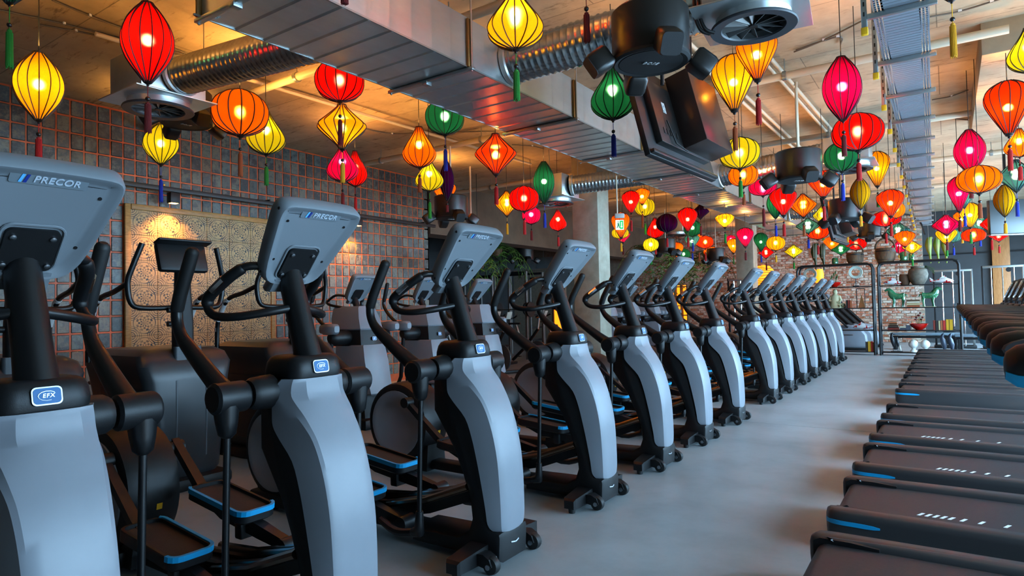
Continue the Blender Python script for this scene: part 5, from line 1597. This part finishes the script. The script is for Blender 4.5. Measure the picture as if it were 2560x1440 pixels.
for k in range(5):
    B().loft([[(x, y0_ - w, z), (x, y0_ + w, z), (x, y0_, z + .008)] for x, y0_, z, w in ((.05, 0, .40, .01), (.18, -.02 + .015 * k, .44 - .012 * k, .03), (.34, -.05 + .03 * k, .36 - .03 * k, .004))]).build('leaf', LEAF, vz)
def wire_frame(u, lvl, w, h, label):
    t = thing('wire_frame', onshelf(u, lvl, .08), label, 'ornament', 'thin black wire frames')
    o = [(-w / 2, 0), (-w / 2, h), (w / 2, h), (w / 2, 0)]
    for a, b in zip(o[:-1], o[1:]): B().tube([(a[0], 0, a[1]), (b[0], 0, b[1])], .010, 6).build('wire_bar', SHELFM, t)
wire_frame(2219, 3, .42, .25, 'thin black wire frame standing behind the left koi figure')
wire_frame(2152, 2, .18, .48, 'thin tall black wire frame behind the wooden pyramid')
# level 2 (1.17 m): seated figure, pyramid, horses, books
p = onshelf(2088, 2)
t = thing('seated_figure', p, 'cream stone figure of a seated reader seen from behind on the left shelving', 'figurine')
B().loft([[(c_ + x * w, y * d_, z) for x, y in [(math.cos(a), math.sin(a)) for a in [2 * math.pi * i / 14 for i in range(14)]]] for z, w, d_, c_ in ((0, .17, .14, .02), (.06, .17, .14, .02), (.12, .12, .10, 0), (.22, .115, .085, -.01), (.31, .10, .075, 0), (.345, .045, .04, 0), (.375, .035, .035, .0))]).build('body', CREAM, t)
B().ball((.0, 0, .42), .058, 12, (.95, .95, 1.1)).build('head', CREAM, t)
for s in (-1, 1): B().tube([(s * .09, 0, .31), (s * .13, -.03, .20), (.10, -.08, .14)], [.035, .032, .025], 8).build('arm', CREAM, t)
B().tube([(-.02, -.05, .06), (.20, -.08, .07), (.10, -.14, .05)], [.07, .055, .04], 8).build('leg', CREAM, t)
p = onshelf(2154, 2)
t = thing('wooden_pyramid', p, 'slim wooden pyramid ornament on the left shelving', 'ornament')
B().loft([[(x * f, y * f, z) for x, y in ((-.075, -.06), (.075, -.06), (.075, .06), (-.075, .06))] for f, z in ((1, 0), (.98, .01), (.03, .33))]).build('cone', mat('stained_wood', (140, 92, 48), .5), t)
def horse(u, label, face):
    t = thing('horse_figure', onshelf(u, 2), label, 'figurine', 'green glazed horses')
    el = lambda c_, r_: [(c_[0] * face + r_[0] * math.cos(a) * 0, c_[1], c_[2]) for a in (0,)]
    ring_ = [2 * math.pi * i / 14 for i in range(14)]
    # trunk, neck and head as one lofted skin
    secs = []
    for x, z, ry, rz, tilt in ((.175, .335, .03, .045, 0), (.15, .34, .075, .09, 0), (.06, .325, .078, .085, 0), (-.05, .325, .085, .10, .1), (-.11, .35, .08, .115, .45), (-.15, .41, .06, .10, .8), (-.175, .475, .048, .075, .95), (-.20, .525, .042, .055, .6), (-.235, .53, .036, .045, -.1), (-.275, .51, .027, .032, -.35), (-.305, .492, .02, .022, -.4)):
        secs.append([((x + math.sin(tilt) * rz * math.sin(a)) * face, ry * math.cos(a), z + math.cos(tilt) * rz * math.sin(a)) for a in ring_])
    B().loft(secs).build('body', GLAZE, t)
    for x, y in ((-.10, -.045), (-.085, .045), (.12, -.045), (.135, .045)):
        B().tube([(x * face, y, .30), ((x + .01) * face, y, .17), ((x - .004) * face, y, .08), ((x - .008) * face, y, .0)], [.042, .026, .02, .026], 8).build('leg', GLAZE, t)
    B().tube([(.17 * face, 0, .37), (.21 * face, 0, .36), (.225 * face, 0, .30)], [.022, .02, .01], 8).build('tail', GLAZE, t)
    for s in (-1, 1): B().tube([(-.19 * face, s * .02, .575), (-.185 * face, s * .025, .62)], [.014, .004], 6).build('ear', GLAZE, t)
    B().box((.01 * face, 0, .006), (.34, .16, .012), .003).build('plinth', CREAM, t)
    t.scale = (.88, .88, .82)
horse(2244, 'left green glazed horse, facing left', 1)
horse(2322, 'right green glazed horse with raised head, facing right', -1)
BK = [(120, 40, 28), (60, 40, 30), (196, 176, 130), (176, 96, 56), (210, 160, 30), (186, 46, 36), (214, 204, 176), (90, 66, 44), (70, 78, 92), (44, 40, 38)]
def book(p, size, ci, label, group, rot=None):
    t = thing('book', p, label, 'book', group)
    w, d_, h = size
    cm = mat('book_cover_%d' % ci, BK[ci], .6)
    cv = B()
    cv.box((0, -d_ / 2 + .004, h / 2), (w, .008, h)); cv.box((-w / 2 + .002, 0, h / 2), (.004, d_, h)); cv.box((w / 2 - .002, 0, h / 2), (.004, d_, h))
    cv.build('cover', cm, t, smooth=False)
    B().box((0, .004, h / 2), (w - .008, d_ - .014, h - .012)).build('pages', mat('book_pages', (214, 204, 180), .8), t, smooth=False)
    if rot: t.rotation_euler = rot
    return t
def bookrow(u0, lvl, specs, group, place):
    p = onshelf(u0, lvl, -.06)
    x = p.x
    names = ['leftmost', 'second', 'third', 'fourth', 'fifth', 'sixth', 'seventh', 'eighth']
    cn = ['brown-red', 'dark brown', 'cream', 'tan', 'mustard yellow', 'red', 'ivory', 'olive brown', 'blue-grey', 'near-black']
    for k, (w, h, ci) in enumerate(specs):
        book((x + w / 2, SY - .06, LV[lvl]), (w - .003, .17, h), ci, '%s book, %s in the row %s' % (cn[ci], names[k], place), group)
        x += w
bookrow(2330, 1, [(.05, .23, 0), (.055, .225, 9), (.04, .22, 2), (.045, .225, 3), (.06, .23, 5), (.065, .25, 4), (.075, .25, 4)], 'books on the lower right shelf', 'beside the lower red bowl')
bookrow(2160, 0, [(.05, .24, 9), (.07, .25, 4), (.04, .25, 5), (.035, .23, 3)], 'books on the bottom left shelf', 'at the foot of the middle posts')
bookrow(2115, 2, [(.04, .20, 9), (.05, .20, 0), (.04, .19, 3)], 'books beside the seated figure', 'right of the seated figure')
bookrow(2056, 2, [(.05, .22, 9), (.05, .22, 1), (.05, .23, 9)], 'books left of the seated figure', 'left of the seated figure')
def bookstack(u, lvl, specs, group, place):
    p = onshelf(u, lvl, -.04)
    z = LV[lvl]
    names = ['bottom', 'second', 'third', 'fourth', 'fifth', 'top']
    cn = ['brown-red', 'dark brown', 'cream', 'tan', 'mustard yellow', 'red', 'ivory', 'olive brown', 'blue-grey', 'near-black']
    for k, (w, h, ci) in enumerate(specs):
        t = book((p.x - w / 2, p.y, z + h / 2), (h - .003, .18, w), ci, '%s book, %s of the stack %s' % (cn[ci], names[k] if k < len(specs) - 1 else 'top', place), group, (0, R(90), 0))
        z += h
bookstack(2283, 2, [(.26, .045, 3), (.28, .05, 2), (.26, .045, 6), (.27, .04, 7)], 'stack between the horses', 'between the green horses')
bookstack(2231, 1, [(.24, .055, 0), (.22, .055, 1), (.17, .05, 7), (.17, .04, 3)], 'stack on the lower shelf', 'left of the lower red bowl')
bookstack(2255, 1, [(.13, .05, 8), (.12, .04, 6)], 'small pale stack', 'of pale books next to the lower red bowl')
t = book(onshelf(2268, 1, -.05), (.09, .16, .12), 8, 'blue-grey book standing alone left of the lower red bowl', None)
# bottom board figures
CROW = mat('crow_black', (26, 28, 34), .45)
def bird(u, lvl, h, label, m_, stand=True, dz=0.0):
    p = onshelf(u, lvl)
    t = thing('bird_figure', p, label, 'figurine', 'bird figures on the shelving')
    k = h / .4
    B().loft([[((c_ + x * r_) * k, y * r_ * k, z * k + dz) for x, y in [(math.cos(a), math.sin(a)) for a in [2 * math.pi * i / 10 for i in range(10)]]] for z, r_, c_ in ((.02, .008, .0), (.06, .03, .01), (.16, .055, .0), (.26, .05, -.02), (.31, .03, -.03), (.35, .034, -.02), (.385, .02, -.01), (.40, .006, 0))]).build('body', m_, t)
    B().tube([((.0) * k, 0, .355 * k + dz), (.06 * k, 0, .35 * k + dz)], [.014 * k, .003 * k], 6).build('beak', m_, t)
    B().tube([(0, 0, .0), (0, 0, dz + .1 * k)], .006, 6).build('stand', SHELFM, t)
    B().box((0, 0, .008), (.10, .08, .016), .003).build('foot', SHELFM, t)
bird(2228, 0, .36, 'tall black crow figure on a stand on the bottom shelf', CROW, dz=.10)
bird(2240, 0, .26, 'shorter black crow figure beside the tall crow on the bottom shelf', CROW, dz=.10)
bird(2246, 0, .16, 'tiny white bird figure in front of the crows', WHITEST)
bird(2355, 0, .44, 'left dark blue heron figure on the bottom shelf', mat('heron_blue', (52, 62, 78), .4), dz=.02)
bird(2374, 0, .44, 'right dark blue heron figure on the bottom shelf', mat('heron_blue', (52, 62, 78), .4), dz=.02)
for u, lb in ((2279, 'left white stone ball finial on the bottom shelf'), (2308, 'right white stone ball finial on the bottom shelf')):
    t = lathed('ball_finial', onshelf(u, 0), [(.09, 0), (.085, .02), (.04, .06), (.045, .10)], WHITEST, lb, 'ornament', 'white ball finials', 'foot')
    B().ball((0, 0, .19), .105, 16).build('ball', WHITEST, t)

# ---------------------------------------------------------------- machines beyond the shelving
def ramp_trainer(x, y, label):
    t = thing('ramp_trainer', (x, y, 0), label, 'exercise machine', 'grey ramp trainers behind the shelving')
    B().prism([(-.62, .06), (-.62, .40), (-.30, .66), (.0, .70), (.25, .64), (.42, .42), (.45, .12), (.40, .06)], -.17, .17, 'y', .04).build('housing', GREY, t)
    B().box((-.1, 0, .04), (1.2, .5, .06), .02).build('base', BLACK, t)
    B().tube([(.05, 0, .66), (-.55, 0, 1.30)], .05, 12).build('slanted_post', BLACKG, t)
    B().box((-.62, 0, 1.42), (.06, .40, .34), .03, Matrix.Rotation(R(-35), 4, 'Y')).build('console_head', GREY2, t)
    for s in (-1, 1):
        B().tube([(.0, s * .2, .62), (-.5, s * .24, 1.15), (-.62, s * .24, 1.35)], .025, 8).build('side_arm', BLACKG, t)
        B().lathe([(.05, -.02), (.05, .02)], (.48, s * .15, .06), 'y', 14).build('wheel', RUBBER, t)
    B().box((0, -.18, .42), (.22, .006, .03), .002).build('emblem', SILVER, t)
for k, (u, lb) in enumerate(((2150, 'front grey ramp trainer seen through the left shelving'), (2166, 'middle grey ramp trainer seen through the left shelving'), (2181, 'back grey ramp trainer seen through the left shelving'))):
    p = at(u, 872, Y=19.6 + .75 * k)
    ramp_trainer(p.x - .25, p.y, lb)
def cable_machine(x, y, w, h, label):
    t = thing('cable_machine', (x, y, 0), label, 'exercise machine', 'chrome cable machines')
    for s in (-1, 1): B().box((s * w / 2, 0, h / 2), (.05, .07, h), .008).build('upright', SHELFM if s < 0 else ZINC, t)
    B().box((0, 0, h - .03), (w, .08, .06), .01).build('top_beam', ZINC, t)
    B().box((0, 0, .04), (w + .1, .6, .06), .01).build('foot_frame', SHELFM, t)
    for q in (-.28, .0, .28): B().tube([(q * w, 0, .08), (q * w, 0, h - .06)], .016, 8).build('guide_rod', CHROME, t)
    for k in range(10): B().box((-.14 * w, 0, .12 + k * .05), (w * .34, .10, .044), .004).build('weight_plate', BLACK, t)
    c = B().box((.15 * w, -.05, 1.15), (.12, .10, .16), .02).build('carriage', BLACK, t)
    B().tube([(.15 * w, -.12, 1.1), (.15 * w, -.14, .85)], .012, 6).build('strap', CHROME, c)
    B().lathe([(.06, -.015), (.06, .015)], (.15 * w, -.04, h - .12), 'y', 16).build('pulley', BLACK, t)
cable_machine(.12, 21.2, .85, 2.15, 'chrome cable machine seen through the right shelving')
cable_machine(1.20, 21.0, .85, 2.2, 'chrome cable machine in front of the wooden panel')
def bench(p, label, L=2.0):
    t = thing('weight_bench', p, label, 'bench', 'weight benches')
    B().box((0, 0, .42), (L, .3, .07), .03).build('seat_pad', mat('bench_vinyl', (96, 112, 122), .4), t)
    B().box((0, 0, .34), (L * .95, .08, .06), .01).build('beam', SHELFM, t)
    for s in (-1, 1): B().box((s * L * .42, 0, .17), (.08, .4, .34), .01).build('leg', SHELFM, t)
bench((-.55, 20.2, 0), 'long low grey bench seen under the lower right shelf', 1.6)
bench((.75, 19.6, 0), 'dark bench right of the shelving posts', 1.3)
t = thing('hex_dumbbell', (.75, 19.6, .46), 'black and yellow dumbbell lying on the bench right of the shelving', 'dumbbell')
B().tube([(-.06, 0, .05), (.06, 0, .05)], .016, 8).build('handle', CHROME, t)
for s in (-1, 1): B().lathe([(.05, 0), (.055, .02), (.055, .07), (.05, .09)], (s * .06 - (.09 if s < 0 else 0), 0, .05), 'x', 6).build('weight_head', YELLOWP if s < 0 else BLACK, t)

# ---------------------------------------------------------------- dim area beyond the big column
def spin_bike(x, y, rz, label):
    t = thing('spin_bike', (x, y, 0), label, 'exercise bike', 'dark spin bikes', rz)
    B().lathe([(.24, -.02), (.26, -.012), (.26, .012), (.24, .02)], (.35, 0, .32), 'y', 28).build('flywheel', DGREY, t)
    B().tube([(-.35, 0, .12), (.0, 0, .42), (.38, 0, .86)], .035, 10).build('main_beam', BLACK, t)
    B().tube([(-.05, 0, .40), (-.24, 0, .95)], .03, 10).build('seat_post', ZINC, t)
    B().loft([[(x_, y_ * w, z) for y_, z in ((-1, .96), (1, .96), (.8, 1.0), (-.8, 1.0))] for x_, w in ((-.40, .09), (-.30, .09), (-.12, .025))]).build('saddle', BLACK, t)
    B().tube([(.36, 0, .84), (.40, 0, 1.12)], .028, 10).build('handlebar_post', ZINC, t)
    B().tube(smooth_path([(.62, -.18, 1.2), (.45, -.2, 1.14), (.40, 0, 1.12), (.45, .2, 1.14), (.62, .18, 1.2)], 3), .017, 8).build('handlebar', BLACK, t)
    B().box((.58, 0, 1.2), (.015, .12, .16), .004, Matrix.Rotation(R(25), 4, 'Y')).build('paper_tag', mat('paper_tag', (190, 184, 170), .8), t)
    for xx in (-.42, .55): B().box((xx, 0, .04), (.08, .5, .06), .015).build('foot_bar', BLACK, t)
    for s in (-1, 1): B().box((.02 + s * .1, s * .13, .30 + s * .08), (.1, .09, .02), .005).build('pedal', BLACK, t)
p_ = [(-8.0, 10.9), (-8.2, 12.4), (-9.3, 11.2), (-9.5, 12.6), (-10.8, 11.9), (-8.4, 14.2)]
nm = ['nearest dark spin bike behind the big column', 'dark spin bike with a pale paper tag left of the column', 'dark spin bike seen between third and fourth consoles', 'dark spin bike deep in the dim area, middle one', 'leftmost dark spin bike in the dim area', 'farthest dark spin bike in the dim area']
for k, (x, y) in enumerate(p_): spin_bike(x, y, R(20 * (k % 3) - 20), nm[k])
def rack(x, y, w, label):
    t = thing('power_rack', (x, y, 0), label, 'rack', 'dim training racks')
    for sx_ in (-1, 1):
        for sy_ in (-1, 1): B().box((sx_ * w / 2, sy_ * .4, 1.15), (.06, .06, 2.3), .006).build('upright', mat('rack_grey', (120, 120, 118), .4, metal=.4), t)
    for sy_ in (-1, 1): B().box((0, sy_ * .4, 2.27), (w, .06, .06), .006).build('top_bar', SHELFM, t)
    b = B().tube([(-w * .75, -.42, 1.3), (w * .75, -.42, 1.3)], .015, 8).build('barbell', CHROME, t)
    for sx_ in (-1, 1): B().lathe([(.2, -.02), (.2, .02)], (sx_ * w * .62, -.42, 1.3), 'x', 20).build('weight_disc', BLACK, b)
    for z in (.3, .7, 1.1): B().box((-w / 2, 0, z), (.05, .8, .05), .004).build('side_bar', SHELFM, t)
rack(-9.6, 14.2, 1.1, 'dim training rack behind the third console, nearest of three'); rack(-11.2, 15.0, 1.1, 'dim training rack deep in the alcove, middle one'); rack(-10.4, 17.4, 1.2, 'farthest dim training rack in the alcove')
p = at(1845, 760, Y=17.0)
cable_machine(p.x, 17.3, .62, 2.0, 'slim pale cable machine standing left of the second column')
# hanging ferns
def fern(p, n, ln, label, seed):
    r_ = random.Random(seed)
    t = thing('hanging_fern', p, label, 'plant', 'hanging ferns')
    B().lathe([(.10, 0), (.16, .12), (.17, .18), (.15, .18), (.14, .14)], (0, 0, 0), 'z', 16).build('pot', BASKET, t)
    B().tube([(0, 0, .18), (0, 0, max(.3, CEIL - p[2]))], .006, 5).build('hanger', BLKCABLE, t)
    for k in range(n):
        a = 2 * math.pi * k / n + r_.uniform(-.2, .2)
        L_ = ln * r_.uniform(.7, 1.1)
        up = r_.uniform(.15, .45)
        sp = []
        for i in range(9):
            s = i / 8
            sp.append(Vector((math.cos(a) * L_ * s, math.sin(a) * L_ * s, .16 + up * s * (1 - s) * 2.2 - .75 * L_ * s ** 2.2)))
        bb = B()
        bb.tube(sp, .006, 3)
        side = Vector((-math.sin(a), math.cos(a), 0))
        for i in range(1, 9):
            w = .22 * math.sin(math.pi * (i / 9) ** .8) * ln
            for s in (-1, 1):
                c = sp[i]
                d_ = (sp[i] - sp[i - 1]).normalized()
                e = c + side * s * w + d_ * .04 + Vector((0, 0, -.04))
                bb._add([c - d_ * .022, c + d_ * .022, e + d_ * .012, e], [(0, 1, 2, 3)])
        bb.build('frond', LEAF, t, smooth=False)
for k, (u, v, d_, n, ln, lb) in enumerate(((1620, 640, 16.5, 22, 1.0, 'big hanging fern above the fifth console'), (1700, 668, 18.5, 22, 1.1, 'big hanging fern behind the sixth and seventh consoles'), (1770, 650, 21, 20, 1.1, 'hanging fern in front of the dim bricks left of the second column'),
                                          (1240, 640, 15.5, 20, .9, 'hanging fern in the dim area above the little console'), (1195, 672, 12.6, 18, .7, 'hanging fern just right of the tiled wall end'))):
    fern(at(u, v, d=d_), n, ln, lb, k)
# glowing ornaments
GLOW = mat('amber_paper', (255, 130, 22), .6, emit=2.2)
p = at(1908, 690, Y=21.2)
t = thing('wicker_lamp', (p.x, p.y, 0), 'big round amber wicker lamp glowing behind the first consoles after the gap', 'lamp')
B().lathe([(.001, -.36), (.2, -.31), (.33, -.16), (.37, 0), (.33, .16), (.2, .31), (.001, .36)], (0, 0, p.z), 'z', 28, caps=False).build('shade', GLOW, t)
wb_ = B()
for k in range(9): 
    z = -.32 + k * .08
    r_ = math.sqrt(max(.02, .375 ** 2 * (1 - (z / .37) ** 2)))
    wb_.tube([(r_ * math.cos(a), r_ * math.sin(a), p.z + z + .02 * math.sin(3 * a + k)) for a in [2 * math.pi * i / 24 for i in range(24)]], .008, 4, closed=True)
wb_.build('wicker_weave', BASKET, t)
B().tube([(0, 0, 0), (0, 0, p.z - .35)], .02, 8).build('stem', SHELFM, t)
B().lathe([(.2, 0), (.2, .03)], (0, 0, 0), 'z', 20).build('base', SHELFM, t)
p = at(2047, 690, Y=20.4)
t = thing('paper_lamp', (p.x, p.y, 0), 'small amber paper lamp glowing on the bricks behind the grey ring', 'lamp')
B().lathe([(.09, -.2), (.13, -.1), (.14, .05), (.11, .2)], (0, 0, p.z), 'z', 20).build('shade', GLOW, t)
B().tube([(0, 0, 0), (0, 0, p.z - .2)], .015, 8).build('stem', SHELFM, t)
B().lathe([(.14, 0), (.14, .03)], (0, 0, 0), 'z', 16).build('base', SHELFM, t)
l = bpy.data.lights.new('paper_lamp_light', 'POINT'); l.energy = 45; l.color = (1, .45, .10); l.shadow_soft_size = .1
lo = bpy.data.objects.new('paper_lamp_light', l); col.objects.link(lo); lo.parent = t; lo.location = (0, 0, p.z + .32)
p = at(1398, 715, Y=13.0)
t = thing('carved_screen', (p.x, p.y, 0), 'narrow glowing carved wooden screen standing left of the big column', 'screen')
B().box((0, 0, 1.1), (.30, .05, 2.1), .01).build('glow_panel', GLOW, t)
for s in (-1, 1): B().box((s * .16, -.02, 1.1), (.05, .08, 2.2), .006).build('frame_post', BASKET, t)
for k in range(8): B().ball((rnd.uniform(-.08, .08), -.03, .5 + k * .2), .045, 8, (1, .3, 1)).build('carving', BASKET, t)
p = at(1688, 715, Y=19.5)
t = thing('lattice_shelf', (p.x, p.y, 0), 'glowing amber lattice shelf behind the sixth console', 'shelf')
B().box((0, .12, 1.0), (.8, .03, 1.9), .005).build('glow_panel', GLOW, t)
for k in range(5): B().box((-.4 + .2 * k, 0, 1.0), (.03, .2, 1.95), .004).build('upright', BASKET, t)
for k in range(7): B().box((0, 0, .1 + .3 * k), (.84, .2, .03), .004).build('shelf_board', BASKET, t)
# small back duct in the alcove
t = thing('alcove_duct', (-12.2, 19.8, 2.75), 'square galvanised duct crossing the dim area behind the big column', 'duct')
for k in range(6): B().box((-2.2 + k * .8, 0, .2), (.79, .5, .4), .01).build('duct_section', GALV, t)
for k in range(3): B().tube([(-2 + k * 2, 0, .4), (-2 + k * 2, 0, CEIL - 2.75)], .012, 6).build('hanger_rod', ZINC, t)
